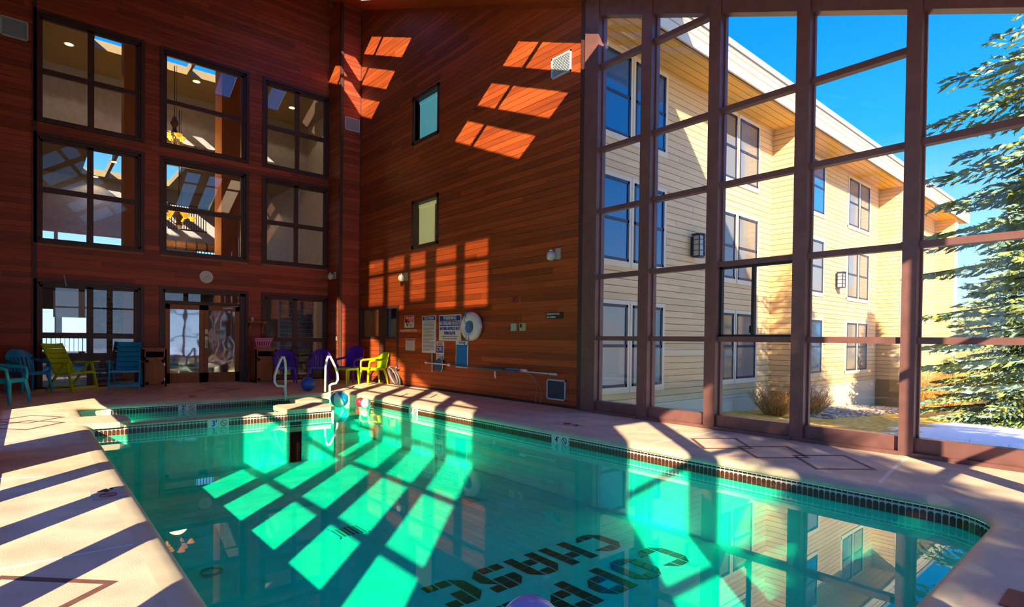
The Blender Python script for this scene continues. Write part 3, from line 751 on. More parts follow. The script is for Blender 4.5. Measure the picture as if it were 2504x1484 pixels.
# stair railing seen through the middle-row windows
def railing(name, x, y0, y1, z0, z1, lab, n_):
    t = thing(name, lab, 'railing', (x,0,0))
    MB().beam((0,y0,z1),(0,y1,z1),.06,.06).build('hand_rail', IRON, t); MB().beam((0,y0,z0),(0,y1,z0),.05,.05).build('bottom_rail', IRON, t)
    bm_ = MB().box(-.012,-.012,0,.012,.012,z1-z0).mesh('baluster', IRON)
    for k in range(n_): put('baluster', bm_, t, (0,y0+(y1-y0)*(k+.5)/n_,z0))
railing('balcony_railing',-28.2,5.7,7.7,4.4,5.35,'thin dark balcony railing against blue light in the right middle-row window',16)
railing('stair_railing',-24,3.9,5.2,5.2,6.1,'thin dark stair railing against blue light in the central middle-row window',16)
railing('terrace_railing',-28.9,.2,2.2,.5,1.1,'dark terrace railing seen low through the ground floor window',14)
tag(MB().box(-22.0,.58,1.75,-21.9,1.95,2.55).build('tilted_mirror', mat('mirror_blue', (.22,.30,.34), .2)), 'bluish hanging panel seen in the ground floor window', 'panel')

# ================================================================== OBJECTS: left wall and deck
t = thing('wall_clock', 'round white wall clock above the double doors', 'clock', (XL+.02,3.51,2.76))
MB().lathe([(.150,0),(.163,.012),(.163,.03),(.150,.036)], 32).build('rim', WHITE, t, rot=(0,PI/2,0))
MB().lathe([(.148,.0),(.148,.031)], 32).build('face', mat('clock_face', (.86,.92,.84), .4), t, rot=(0,PI/2,0))
for k in range(12):
    a_ = 2*PI*(k+1)/12
    text(str(k+1), 'numeral', t, (.034, .118*math.sin(a_), .118*math.cos(a_)), .042, BLACK, rot=(PI/2,0,PI/2))
a_ = math.radians(47); MB().beam((.036,0,0),(.036,.075*math.sin(a_),.075*math.cos(a_)),.006,.010,up=(1,0,0)).build('hour_hand', BLACK, t)
a_ = math.radians(210); MB().beam((.038,0,0),(.038,.11*math.sin(a_),.11*math.cos(a_)),.004,.008,up=(1,0,0)).build('minute_hand', BLACK, t)

def vent(name, label, face, c, wd, ht, horizontal=True, dark=False, rows=12):
    """louvred wall grille; face is 'X' or 'Y' wall"""
    t = thing(name, label, 'vent', c, 0 if face == 'Y' else PI/2)
    f = MB(); q = .028
    f.box(-wd/2,-.02,-ht/2,wd/2,0,-ht/2+q); f.box(-wd/2,-.02,ht/2-q,wd/2,0,ht/2); f.box(-wd/2,-.02,-ht/2,-wd/2+q,0,ht/2); f.box(wd/2-q,-.02,-ht/2,wd/2,0,ht/2); f.build('frame', VENTM, t)
    MB().box(-wd/2+q,-.004,-ht/2+q,wd/2-q,0,ht/2-q).build('backing', VENTD if dark else mat(name+'_back', (.30,.33,.34), .6), t)
    s_ = MB().hexa([(-wd/2+q,-.016,0),(wd/2-q,-.016,0),(wd/2-q,-.013,0),(-wd/2+q,-.013,0),(-wd/2+q,-.006,.016),(wd/2-q,-.006,.016),(wd/2-q,-.003,.016),(-wd/2+q,-.003,.016)]).mesh('louvre', VENTD if dark else VENTM)
    for k in range(rows): put('louvre', s_, t, (0,0,-ht/2+q+(ht-2*q-.016)*k/(rows-1)))
    return t
vent('wall_vent','white louvred vent high at the left end of the lobby wall','X',(XL+.02,-.22,7.80),.46,.42)
vent('wall_vent','white louvred vent high on the corner pier','X',(XP+.0,7.11,7.40),.46,.38)
vent('wall_vent','white louvred vent in the sunlit top right of the wooden wall','Y',(-7.265,YB-.02,6.25),.50,.38)
vent('wall_vent','blue grey floor-level vent near the glass wall','Y',(-7.285,YB-.02,.31),.49,.38, dark=True)

# waste cabinets
def cabinet(y0, y1, h, label):
    t = thing('waste_cabinet', label, 'cabinet', (XL+.32,(y0+y1)/2,0), group='oak waste cabinets by the doors')
    w_ = (y1-y0)/2; d = .25
    b_ = MB(); b_.box(-d,-w_,0,d,-w_+.03,h); b_.box(-d,w_-.03,0,d,w_,h); b_.box(-d,-w_,.0,d,w_,.05); b_.box(-d,-w_,0,-d+.02,w_,h); b_.box(-d,-w_,.66,d-.02,w_,.69)
    b_.box(d-.02,-w_,.05,d,-w_+.06,h-.04); b_.box(d-.02,w_-.06,.05,d,w_,h-.04); b_.box(d-.02,-w_,.64,d,w_,.70); b_.box(d-.02,-w_,h-.06,d,w_,h); b_.build('body', OAK, t)
    MB().box(-d-.01,-w_-.03,h,d+.03,w_+.03,h+.035).build('top', OAK, t)
    b_ = MB(); b_.box(d,-w_+.05,.06,d+.018,w_-.05,.64); b_.box(d+.018,-w_+.05,.06,d+.024,-w_+.11,.64); b_.box(d+.018,w_-.11,.06,d+.024,w_-.05,.64); b_.box(d+.018,-w_+.05,.58,d+.024,w_-.05,.64); b_.box(d+.018,-w_+.05,.06,d+.024,w_-.05,.12)
    dr = b_.build('cabinet_door', DOORW, t)
    b_ = MB(); b_.box(d+.02,w_-.06,.14,d+.03,w_-.03,.20); b_.box(d+.02,w_-.06,.50,d+.03,w_-.03,.56); b_.build('hinge', BRASS, dr)
    MB().box(-d+.03,-w_+.03,.69,-d+.04,w_-.03,h).build('bin_slot', DARKIN, t)
    return t
cabinet(2.06,2.54,.90,'oak waste cabinet left of the double doors')
cabinet(4.58,5.12,.90,'oak waste cabinet under the pink basket right of the doors')
# laundry basket
t = thing('laundry_basket', 'pink plastic laundry basket with grip holes', 'basket', (XL+.28,4.83,.935))
b_ = MB(); h0, h1 = 0, .25
def ring(a_, b2, z): return [(-a_,-b2,z),(a_,-b2,z),(a_,b2,z),(-a_,b2,z)]
R0, R1 = ring(.13,.18,0), ring(.17,.235,.25)
for k in range(4):
    k2 = (k+1)%4; p0, p1, q0, q1 = Vector(R0[k]), Vector(R0[k2]), Vector(R1[k]), Vector(R1[k2])
    nb = 7
    for j in range(nb):                                    # ribbed side: bars with slots between, solid top and bottom bands
        u0_, u1_ = (j+.0)/nb, (j+.55)/nb
        P = lambda u, v: (p0.lerp(p1,u)).lerp(q0.lerp(q1,u), v)
        b_.face([P(u0_,.2),P(u1_,.2),P(u1_,.8),P(u0_,.8)])
    b_.face([P(0,0),P(1,0),P(1,.22),P(0,.22)]); b_.face([P(0,.76),P(1,.76),P(1,1),P(0,1)])
b_.face(R0); b_.build('tub', PINKP, t)
b_ = MB(); b_.tube([(-.175,-.24,.25),(.175,-.24,.25),(.175,.24,.25),(-.175,.24,.25)], .013, 6, closed=True); b_.build('rim', PINKP, t)
MB().box(-.16,-.22,.16,.16,.22,.20).build('towel_fill', mat('towel_pink', (.75,.30,.48), .9), t)
# shelf and cup
t = thing('wall_shelf', 'small wooden bracket shelf above the pink basket', 'shelf', (XL+.02,4.74,1.61))
MB().box(0,-.27,0,.22,.27,.028).build('board', DOORW, t)
for y in (-.17,.17):
    b_ = MB(); b_.prism([(0,y-.025,-.30),(.04,y-.025,-.30),(.06,y-.025,-.18),(.12,y-.025,-.08),(.19,y-.025,-.035),(.19,y-.025,0),(0,y-.025,0)], (0,.05,0)); b_.build('bracket', DOORW, t)
b_ = MB(); b_.lathe([(.03,0),(.038,.05),(.034,.10),(.02,.125)], 14); tag(b_.build('white_cup', WHITE, None, True, (XL+.12,4.62,1.638)), 'small white cup on the bracket shelf', 'cup')

# ---- chairs
def arc(c, r, a0, a1, n_, z): return [(c[0]+r*math.cos(a0+(a1-a0)*k/n_), c[1]+r*math.sin(a0+(a1-a0)*k/n_), z) for k in range(n_+1)]
def monobloc(name, label, m, loc, rz, group, tall=.86, solid=False):
    """moulded plastic armchair; faces local +X"""
    t = thing(name, label, 'chair', loc, rz, group)
    b_ = MB(); b_.prism([(-.22,-.19,.405),(.24,-.23,.415),(.27,-.18,.415),(.27,.18,.415),(.24,.23,.415),(-.22,.19,.405)], (0,0,.03)); b_.box(.22,-.21,.375,.265,.21,.42); b_.box(-.2,-.235,.375,.24,-.20,.43); b_.box(-.2,.20,.375,.24,.235,.43); b_.build('seat', m, t)
    # back: slats leaning back under a curved crest
    bk = MB(); H = tall
    def bp(y, z): return Vector((-.22-.20*(z-.40)-.10*(1-(y/.26)**2)*((z-.4)/(H-.4)), y, z))
    def strip(y0, y1, z0, z1, n_=5):
        for k in range(n_):
            za, zb = z0+(z1-z0)*k/n_, z0+(z1-z0)*(k+1)/n_
            A, B, C, D_ = bp(y0,za), bp(y1,za), bp(y1,zb), bp(y0,zb); o_ = Vector((.018,0,0))
            bk.hexa([A-o_,B-o_,B+o_,A+o_,D_-o_,C-o_,C+o_,D_+o_])
    if solid: strip(-.20,0,.42,H-.08); strip(0,.20,.42,H-.08)
    else:
        for k in range(6): y = -.175+k*.07; strip(y-.022,y+.022,.42,H-.10)
    for k in range(8):
        y0, y1 = -.24+k*.06, -.18+k*.06
        top = lambda y: H-.13*(abs(y)/.25)**2.6
        A, B = bp(y0,H-.17), bp(y1,H-.17); C, D_ = bp(y1,top(y1)), bp(y0,top(y0)); o_ = Vector((.02,0,0))
        bk.hexa([A-o_,B-o_,B+o_,A+o_,D_-o_,C-o_,C+o_,D_+o_])
    strip(-.255,-.20,.42,H-.13); strip(.20,.255,.42,H-.13)
    bk.build('backrest', m, t)
    for s_ in (-1,1):
        b_ = MB(); b_.tube([bp(s_*.24,.72),(-.18,s_*.285,.665),(0,s_*.295,.645),(.17,s_*.29,.635),(.235,s_*.275,.61),(.25,s_*.27,.52),(.25,s_*.25,.42)], [.028,.030,.030,.030,.028,.026,.028], 8); b_.build('arm', m, t, True)
        b_ = MB(); b_.tube([(.245,s_*.22,.42),(.275,s_*.26,.2),(.29,s_*.275,.0)], [.036,.030,.022], 7); b_.build('leg', m, t)
        b_ = MB(); b_.tube([(-.20,s_*.20,.42),(-.26,s_*.235,.2),(-.29,s_*.25,.0)], [.036,.030,.022], 7); b_.build('leg', m, t)
    return t
def recliner(name, label, m, loc, rz, back_deg, group):
    """high-back folding recliner; faces local +X"""
    t = thing(name, label, 'chair', loc, rz, group)
    sa = math.radians(back_deg)
    dx, dz = -math.cos(sa), math.sin(sa); nx, nz = math.sin(sa), math.cos(sa)
    P0 = Vector((-.16,0,.38))
    def slatted(o, d, nrm, L, w_, nsl, name_):
        b_ = MB(); slot = .022; ph = (L-slot*(nsl-1))/nsl; crown = .02
        for k in range(nsl):
            s0 = k*(ph+slot); s1 = s0+ph
            for j in range(4):
                ya, yb2 = -w_+w_*2*j/4, -w_+w_*2*(j+1)/4
                f = lambda s_, y: o+d*s_+Vector((0,y,0))-nrm*(crown*(1-(y/w_)**2))
                A, B, C, D_ = f(s0,ya), f(s0,yb2), f(s1,yb2), f(s1,ya); n_ = nrm*.018
                b_.hexa([A-n_,B-n_,B+n_,A+n_,D_-n_,C-n_,C+n_,D_+n_])
        for s_ in (-1,1):
            a_ = o+Vector((0,s_*(w_-.012),0)); b_.beam(a_, a_+d*L, .03, .036, up=nrm)
        return b_.build(name_, m, t)
    slatted(P0, Vector((dx,0,dz)), Vector((nx,0,nz)), .74, .23, 6, 'backrest')
    slatted(Vector((.30,0,.42)), Vector((-1,0,-.10)).normalized(), Vector((-.10,0,1)).normalized(), .46, .225, 4, 'seat')
    for s_ in (-1,1):
        y = s_*.285
        b_ = MB(); b_.beam((-.22,y,.60),(.30,y,.64),.055,.03); b_.build('arm', m, t)
        b_ = MB(); b_.beam((.20,y,.62),(.36,y,.0),.03,.045); b_.build('leg', m, t)
        b_ = MB(); b_.beam((.14,y-s_*.02,.62),(-.36,y-s_*.02,.0),.03,.045); b_.build('leg', m, t)
    b_ = MB(); b_.beam((.345,-.285,.09),(.345,.285,.09),.035,.05); b_.build('front_stretcher', m, t)
    b_ = MB(); b_.beam((-.31,-.265,.09),(-.31,.265,.09),.035,.05); b_.build('rear_stretcher', m, t)
    b_ = MB(); b_.beam((.29,-.285,.40),(.29,.285,.40),.04,.035); b_.build('seat_bar', m, t)
    return t
monobloc('plastic_armchair','blue plastic armchair cut off by the left edge of the photo', BLUEQ, (-13.15,-.36,0), math.radians(62), 'blue plastic armchairs', .84)
monobloc('plastic_armchair','blue plastic armchair with slatted back against the left wall', BLUEP, (-15.5,.0,0), math.radians(30), 'blue plastic armchairs', .90)
recliner('reclining_chair','lime green slatted reclining chair beside the ground floor window', GREENP, (-15.45,.72,0), math.radians(38), 60, 'slatted reclining chairs')
recliner('reclining_chair','blue slatted reclining chair left of the oak cabinet', BLUEP, (-15.55,1.72,0), math.radians(-14), 66, 'slatted reclining chairs')
monobloc('plastic_armchair','purple plastic chair right of the oak cabinet behind the handrail', PURPLEP, (-15.30,5.20,0), math.radians(-15), 'purple plastic chairs', .90)
monobloc('plastic_armchair','purple plastic chair with tall solid back in front of the corner pier', PURPLEP, (-14.62,6.72,0), math.radians(-55), 'purple plastic chairs', 1.0, True)
monobloc('plastic_armchair','purple plastic chair in shade between the two pool handrails', PURPLEP, (-15.0,6.02,0), math.radians(-30), 'purple plastic chairs', .90)
monobloc('plastic_armchair','bright yellow green plastic armchair in sun beside the hose', LIMEP, (-13.72,6.98,0), math.radians(-92), 'lime plastic seats', .86)
t = thing('plastic_footstool','bright yellow green plastic side table next to the lime armchair','side table', (-14.10,6.42,0), math.radians(10))
b_ = MB(); b_.prism([(-.22,-.20,.40),(.22,-.20,.40),(.25,-.16,.40),(.25,.16,.40),(.22,.20,.40),(-.22,.20,.40),(-.25,.16,.40),(-.25,-.16,.40)], (0,0,.025)); b_.box(-.22,-.20,.37,.22,.20,.40); b_.build('top', LIMEP, t)
for sx_ in (-1,1):
    for sy_ in (-1,1):
        b_ = MB(); b_.tube([(sx_*.20,sy_*.17,.40),(sx_*.23,sy_*.19,.0)], [.030,.020], 7); b_.build('leg', LIMEP, t)
# ---- pool handrails
def handrail(label, y, sgn):
    t = thing('pool_handrail', label, 'handrail', (-12.2,y,0), 0, 'chrome loop handrails at the pool steps')
    b_ = MB(); P = [(0,0,-.25),(0,0,.05),(0,0,.30),(0,sgn*.0,.55),(0,sgn*.02,.72),(0,sgn*.05,.80),(0,sgn*.09,.80),(0,sgn*.13,.72),(0,sgn*.20,.56),(0,sgn*.25,.40),(0,sgn*.255,.28),(0,sgn*.20,.20),(0,sgn*.10,.19),(0,sgn*.05,.16),(0,sgn*.045,.05),(0,sgn*.045,-.1)]
    P = [(-.0+k*.012,q[1],q[2]) for k, q in enumerate(P)]
    b_.tube(P, .026, 10); b_.build('tube', mat('rail_white_%d' % int(y*10), (.85,.88,.80), .2), t, True)
    MB().lathe([(.055,0),(.05,.012),(.03,.02)], 14).build('flange', STEEL, t)
handrail('white looped pool handrail in front of the oak cabinet', 4.15, -1)
handrail('white looped pool handrail above the beach ball', 5.02, 1)
# ---- balls
def ball(name, label, loc, r, m1, m2=None, seg=6, tilt=(.5,.3,0)):
    t = thing(name, label, 'ball', loc); t.rotation_euler = tilt
    if m2 is None:
        MB().sphere((0,0,0), r, 28, 18).build('skin', m1, t, True); return t
    for k in range(seg):
        b_ = MB(); nn = 6; kk = 14
        for i in range(kk):
            for j in range(nn):
                def pt(i_, j_):
                    th_ = PI*(.06+.88*i_/kk); ph = 2*PI*(k+j_/nn)/seg
                    return (r*math.sin(th_)*math.cos(ph), r*math.sin(th_)*math.sin(ph), r*math.cos(th_))
                b_.face([pt(i,j),pt(i+1,j),pt(i+1,j+1),pt(i,j+1)])
        b_.build('gore', m1 if k % 2 else m2, t, True)
    MB().sphere((0,0,0), r*.997, 24, 16).build('end_cap', m1, t, True)
    return t
BWH = mat('ball_white', (.85,.86,.84), .25); BBL = mat('ball_blue', (.0,.30,.62), .25)
ball('beach_ball','blue and white beach ball floating by the far pool edge',(-11.0,4.84,ZW+.155),.175,BWH,BBL)
ball('water_ball','small white ball floating beside the beach ball',(-10.55,5.20,ZW+.085),.10,BWH)
ball('water_ball','small red ball floating behind the white ball',(-10.85,5.22,ZW+.08),.095,mat('ball_red',(.55,.02,.05),.3))
ball('play_ball','blue ball lying in shade on the deck between the handrails',(-12.75,4.85,.16),.16,mat('ball_deep',(.02,.12,.50),.35))
ball('glossy_float','shiny lilac ball at the bottom edge of the photo',(-1.96,1.83,ZW+.02),.155,LILAC)

# ================================================================== OBJECTS: back wall
YW = YB-.022
def sign(name, label, x0, x1, z0, z1, m, th=.008):
    t = thing(name, label, 'sign', ((x0+x1)/2, YW, (z0+z1)/2))
    w_, h_ = (x1-x0)/2, (z1-z0)/2
    MB().box(-w_,-th,-h_,w_,0,h_).build('panel', m, t)
    return t, w_, h_
YT = -.011
t, w_, h_ = sign('pool_rule_sign','red and white no glass pictogram sign beside the corner door',-12.81,-12.35,1.50,1.81,SIGNW)
MB().box(-w_+.02,-.010,-.02,w_-.02,-.008,h_-.015).build('red_field', REDINK, t)
text('NO GLASS', 'lettering', t, (.02,YT,.095), .075, SIGNW, sx=.95, font_off=.002); text('IN POOL', 'lettering', t, (.08,YT,.04), .055, SIGNW); text('AREA', 'lettering', t, (.10,YT,.0), .05, SIGNW)
b_ = MB(); b_.beam((-.13,-.012,-.02),(-.06,-.012,-.12),.004,.03,up=(0,1,0)); b_.beam((-.06,-.012,-.12),(.0,-.012,-.02),.004,.025,up=(0,1,0)); b_.box(-.15,-.013,-.01,-.10,-.011,.03); b_.build('pictogram', BLACK, t)
MB().box(.02,-.012,-.13,.18,-.009,-.05).build('grey_field', mat('sign_grey', (.45,.47,.45), .5), t)
t, w_, h_ = sign('pool_rule_sign','narrow orange strip sign with white no glass lettering',-13.10,-11.99,1.375,1.475,mat('sign_orange', (.62,.09,.02), .5))
text('NO GLASS WITHIN 5 FT OF POOL', 'lettering', t, (-.05,YT,0), .072, SIGNW, sx=.75, font_off=.002)
t, w_, h_ = sign('pool_rule_sign','small rounded pale sign below the orange strip sign',-12.75,-12.29,.92,1.23,mat('sign_pale', (.62,.60,.50), .3))
MB().box(-w_+.02,-.010,.09,w_-.02,-.008,h_-.015).build('red_band', mat('band_faded', (.60,.30,.18), .5), t)
text('IN CASE OF FIRE', 'lettering', t, (0,YT,.12), .04, REDINK)
for k in range(6): MB().box(-w_+.05,-.010,.06-k*.03,w_-.06,-.0085,.066-k*.03).build('text_line', mat('line_faint_%d' % k, (.48,.48,.42), .5), t)
t, w_, h_ = sign('caution_sign','tall white caution sign with blue header and small text',-11.95,-11.335,.88,1.785,SIGNW)
MB().box(-w_+.03,-.010,h_-.115,w_-.03,-.008,h_-.02).build('blue_header', BLUEINK, t)
text('CAUTION', 'lettering', t, (0,YT,h_-.068), .085, SIGNW, sx=1.1, font_off=.002)
rnd = random.Random(4)
for k in range(24):
    z = h_-.16-k*.030
    if z < -h_+.04: break
    MB().box(-w_+.06,-.0095,z,w_-.06-rnd.uniform(0,.22)*(k%4==3),-.0082,z+.014).build('text_line', GREYT, t)
t, w_, h_ = sign('warning_sign','large white warning sign reading no lifeguard on duty',-11.20,-10.305,1.18,1.785,SIGNW)
MB().box(-w_+.03,-.010,.165,w_-.03,-.008,h_-.025).build('blue_band', BLUEINK, t); MB().box(-w_+.03,-.010,.045,w_-.03,-.008,.155).build('blue_band', mat('ink_blue_b', (.0,.06,.40), .4), t)
text('WARNING', 'lettering', t, (0,YT,.225), .115, SIGNW, sx=.95, font_off=.003); text('NO LIFEGUARD ON DUTY', 'lettering', t, (0,YT,.10), .098, SIGNW, sx=.72, font_off=.003)
text('BATHERS SHOULD NOT', 'lettering', t, (0,YT,-.02), .10, BLUEINK, sx=.75, font_off=.003); text('SWIM ALONE', 'lettering', t, (0,YT,-.125), .10, BLUEINK, sx=.75, font_off=.003)
text('CHILDREN SHOULD NOT USE POOL', 'lettering', t, (0,YT,-.205), .040, GREYT); text('WITHOUT ADULT SUPERVISION', 'lettering', t, (0,YT,-.255), .040, GREYT)
t, w_, h_ = sign('emergency_sign','narrow white emergency sign reading 911',-11.30,-10.98,.73,1.165,SIGNW)
text('IN CASE OF', 'lettering', t, (0,YT,.18), .040, REDINK); text('EMERGENCY', 'lettering', t, (0,YT,.14), .042, REDINK)
MB().box(-w_+.01,-.010,-.05,w_-.03,-.008,.115).build('blue_field', BLUEINK, t); text('C 911', 'lettering', t, (-.01,YT,.03), .15, SIGNW, sx=.62, font_off=.004)
for k in range(3): MB().box(-w_+.03,-.010,-.10-k*.035,-.04,-.0085,-.088-k*.035).build('text_line', REDINK, t)
t, w_, h_ = sign('notice_sign','tall white notice sign with a bright blue field',-10.50,-10.03,.58,1.185,SIGNW)
MB().box(-w_+.02,-.010,-h_+.03,w_-.04,-.008,h_-.09).build('blue_field', BLUE2, t); text('NOTICE', 'lettering', t, (0,YT,h_-.045), .06, BLUE2, font_off=.002)
for k in range(12): MB().box(-w_+.06,-.0108,.16-k*.034,w_-.08,-.0098,.166-k*.034).build('text_line', mat('line_blue_%d' % k, (.02,.30,.72), .5), t)
t, w_, h_ = sign('depth_sign','dark plaque with white shallow pool no diving lettering',-7.57,-7.13,1.62,1.74,mat('plaque_brown', (.035,.018,.014), .5))
text('SHALLOW POOL', 'lettering', t, (-w_+.02,YT,.028), .052, SIGNW, align='LEFT', sx=.85, font_off=.001); text('NO DIVING', 'lettering', t, (-w_+.02,YT,-.030), .052, SIGNW, align='LEFT', sx=.85, font_off=.001)
# life ring
t = thing('life_ring','white ring buoy with coiled blue rope hanging on the wooden wall','ring buoy', (-9.78,YW-.11,1.50))
RB = [(.225*math.cos(2*PI*k/32),0,.215*math.sin(2*PI*k/32)) for k in range(32)]
b_ = MB(); b_.tube(RB, .10, 12, closed=True); b_.build('ring', WHITE, t, True)
ROPE = mat('rope_blue', (.10,.30,.62), .7)
for k in range(7):
    a0 = -.10+k*.033; b_ = MB()
    b_.tube([(a0*.4,-.02,.17),(a0,-.055,.10),(a0*1.2,-.07,-.02),(a0*.9,-.06,-.12),(a0*.5,-.055,-.20)], .008, 6); b_.build('rope', ROPE, t, True)
b_ = MB(); b_.tube([(-.05,-.09,-.18),(-.07,-.11,-.30),(-.10,-.11,-.42),(-.04,-.11,-.46),(.02,-.11,-.40),(.04,-.10,-.28),(.03,-.08,-.15)], .011, 6); b_.build('rope_tail', ROPE, t, True)
b_ = MB(); b_.tube([(-.03,-.08,.16),(-.10,-.10,.20),(-.13,-.10,.12),(-.06,-.09,.02)], .008, 6); b_.build('rope_loop', ROPE, t, True)
b_ = MB(); b_.beam((-.09,-.05,.30),(-.05,-.09,.20),.09,.02); b_.build('strap', ROPE, t)
MB().box(.30,-.03,-.03,.345,.03,.04).build('cleat', WHITE, t)
# poles
POLEW = mat('pole_white', (.78,.70,.55), .4); POLEB = mat('pole_teal', (.0,.22,.30), .35)
t = thing('skimmer_pole','long telescoping pool pole, white ends and teal middle, on the wall','pole', (0,YW-.06,0))
b_ = MB(); b_.tube([(-11.66,0,.645),(-10.69,0,.63)], .018, 8); b_.build('white_shaft', POLEW, t, True)
b_ = MB(); b_.tube([(-10.69,0,.63),(-8.35,0,.592)], .016, 8); b_.build('teal_shaft', POLEB, t, True)
b_ = MB(); b_.tube([(-10.74,0,.631),(-10.64,0,.629)], .032, 10); b_.tube([(-11.70,0,.645),(-11.63,0,.645)], .028, 10); b_.build('collar', WHITE, t, True)
t = thing('reach_pole','second pool pole with blue grip and cream shaft ending near the glass wall','pole', (0,YW-.10,0))
b_ = MB(); b_.tube([(-8.62,0,.642),(-8.02,0,.640)], .016, 8); b_.build('blue_grip', BLUE2, t, True)
b_ = MB(); b_.tube([(-8.15,0,.610),(-7.35,0,.602)], .016, 8); b_.build('cream_shaft', POLEW, t, True)
MB().tube([(-8.16,0,.636),(-7.98,0,.634)], .024, 8).build('end_sleeve', WHITE, t, True); MB().tube([(-7.36,0,.602),(-7.18,0,.600)], .023, 8).build('end_sleeve', WHITE, t, True)
b_ = MB(); b_.tube([(-8.70,0.01,.600),(-8.70,0.01,.66)], .01, 6); b_.tube([(-8.62,0,.642),(-9.4,0.02,.640)], .012, 8); b_.build('clip', BLACK, t)
t = thing('skimmer_net','dark blue leaf skimmer scoop hung below the 911 sign','skimmer', (-11.10,YW-.05,.62))
b_ = MB(); b_.prism([(-.16,0,-.02),(-.10,0,.10),(.0,0,.165),(.10,0,.15),(.15,0,.04),(.15,0,-.09),(.09,0,-.165),(-.05,0,-.15),(-.14,0,-.10)], (0,-.02,0)); b_.build('scoop', mat('net_blue', (.0,.10,.30), .5), t)
b_ = MB(); b_.tube([(.0,-.02,.17),(.11,-.02,.15),(.16,-.02,.04),(.16,-.02,-.09),(.09,-.02,-.17)], .009, 6); b_.build('rim', WHITE, t, True)
t = thing('grey_strap','grey hanging strap under the caution sign','strap', (-11.46,YW-.03,.66))
b_ = MB(); b_.beam((0,0,.21),(.03,-.005,-.21),.07,.008,up=(0,1,0)); b_.build('webbing', mat('strap_grey', (.30,.33,.45), .6), t)
b_ = MB(); b_.box(.0,-.012,-.225,.06,.0,-.20); b_.build('end_tab', WHITE, t)
t = thing('paper_tag','white paper tag hanging from the teal pole','tag', (-8.98,YW-.09,.50))
b_ = MB(); b_.prism([(-.02,0,.07),(.02,0,.07),(.05,0,-.05),(.03,0,-.09),(-.03,0,-.03)], (0,-.002,0)); b_.build('card', WHITE, t)
b_ = MB(); b_.tube([(0,0,.07),(0,0,.10)], .002, 5); b_.build('string', BLACK, t)
WIREM = mat('wire_pale', (.50,.38,.36), .6)
b_ = MB(); b_.tube([(-8.10,YW-.03,.60),(-7.92,YW-.03,.52),(-7.80,YW-.03,.38),(-7.77,YW-.03,.22),(-7.81,YW-.03,.10),(-7.80,YW-.03,.02)], .004, 6)
tag(b_.build('loose_cord', WIREM), 'thin pale cord drooping from the pole to the deck', 'cord', 'loose cords')
b_ = MB(); b_.tube([(-8.0,YW-.03,.57),(-7.82,YW-.03,.48),(-7.70,YW-.03,.34),(-7.645,YW-.03,.22),(-7.65,YW-.03,.12),(-7.69,YW-.03,.02)], .003, 6)
tag(b_.build('loose_cord', WIREM), 'thinner right-hand cord drooping toward the floor vent', 'cord', 'loose cords')
# hose coil
t = thing('garden_hose','grey coiled hose leaning against the wall by the lime chair','hose', (-12.98,YB-.14,0))
HS = mat('hose_grey', (.30,.27,.24), .5); HS2 = mat('hose_dark', (.06,.05,.05), .6)
for k in range(9):
    r_ = .15+.018*(k%5); b_ = MB(); off_ = -.13+k*.03
    b_.tube([(off_*.9+r_*math.sin(2*PI*j/20)*.95, -.05+.10*math.cos(2*PI*j/20)*-1-.02*(k%3), .25+(.235-.01*(k%4))*math.cos(2*PI*j/20)) for j in range(20)], .013, 6, closed=True)
    b_.build('coil', HS if k < 5 else HS2, t, True)
MB().tube([(-.06,-.02,.46),(.06,-.02,.50)], .02, 8).build('hook', STEEL, t)
# small fixtures
t = thing('fire_alarm','small red fire alarm box on the wooden wall','alarm', (-8.445,YW,2.025)); MB().box(-.065,-.05,-.055,.065,0,.055).build('housing', mat('alarm_red', (.42,.07,.05), .5), t); MB().box(-.03,-.055,-.04,.03,-.05,.04).build('grille', mat('alarm_dark', (.20,.03,.03), .5), t)
t = thing('control_box','left cream control box with pale blue front panel','control box', (-8.47,YW,1.475)); MB().box(-.075,-.045,-.075,.075,0,.075).build('housing', mat('box_cream', (.55,.52,.28), .5), t); MB().box(-.07,-.05,-.07,.01,-.045,.07).build('panel', mat('box_blue', (.40,.55,.52), .5), t)
t = thing('control_box','right cream control box with black display','control box', (-8.21,YW,1.475)); MB().box(-.075,-.045,-.075,.075,0,.075).build('housing', mat('box_cream2', (.58,.55,.28), .5), t); MB().box(-.055,-.05,-.01,-.01,-.045,.06).build('display', BLACK, t); MB().box(.015,-.049,-.06,.02,-.045,.06).build('seam', BLACK, t)
def globe_lamp(label, x, z, y=YW):
    t = thing('wall_globe_lamp', label, 'wall lamp', (x,y,z), group='glass globe lamps on the wooden walls')
    MB().box(.0,-.03,-.09,.13,0,.11).build('back_plate', mat('plate_cream_%d' % int(-x*10), (.50,.48,.30), .5), t)
    MB().lathe([(.045,.05),(.05,.08),(.03,.10)], 14, (-.03,-.10,0)).build('cap', STEEL, t, True)
    MB().lathe([(.012,-.115),(.06,-.10),(.085,-.05),(.085,.0),(.06,.05),(.04,.055)], 16, (-.03,-.10,0)).build('globe', mat('globe_glass_%d' % int(-x*10), (.62,.62,.55), .08, spec=.8), t, True)
    MB().sphere((-.03,-.10,-.01), .03, 10, 8).build('bulb', WHITE, t, True)
globe_lamp('glass jar lamp on the wooden wall near the glass wall', -7.34, 2.80)
globe_lamp('glass jar lamp above the red and white sign', -12.80, 2.80)
globe_lamp('glass jar lamp on the return of the corner pier', -15.80, 3.02, YP-.02)
t = thing('light_switch','small white switch plate on the return of the corner pier','switch', (-15.62,YP-.02,1.20)); MB().box(-.035,-.008,-.06,.035,0,.06).build('plate', WHITE, t); MB().box(-.008,-.014,-.015,.008,-.008,.015).build('toggle', WHITE, t)
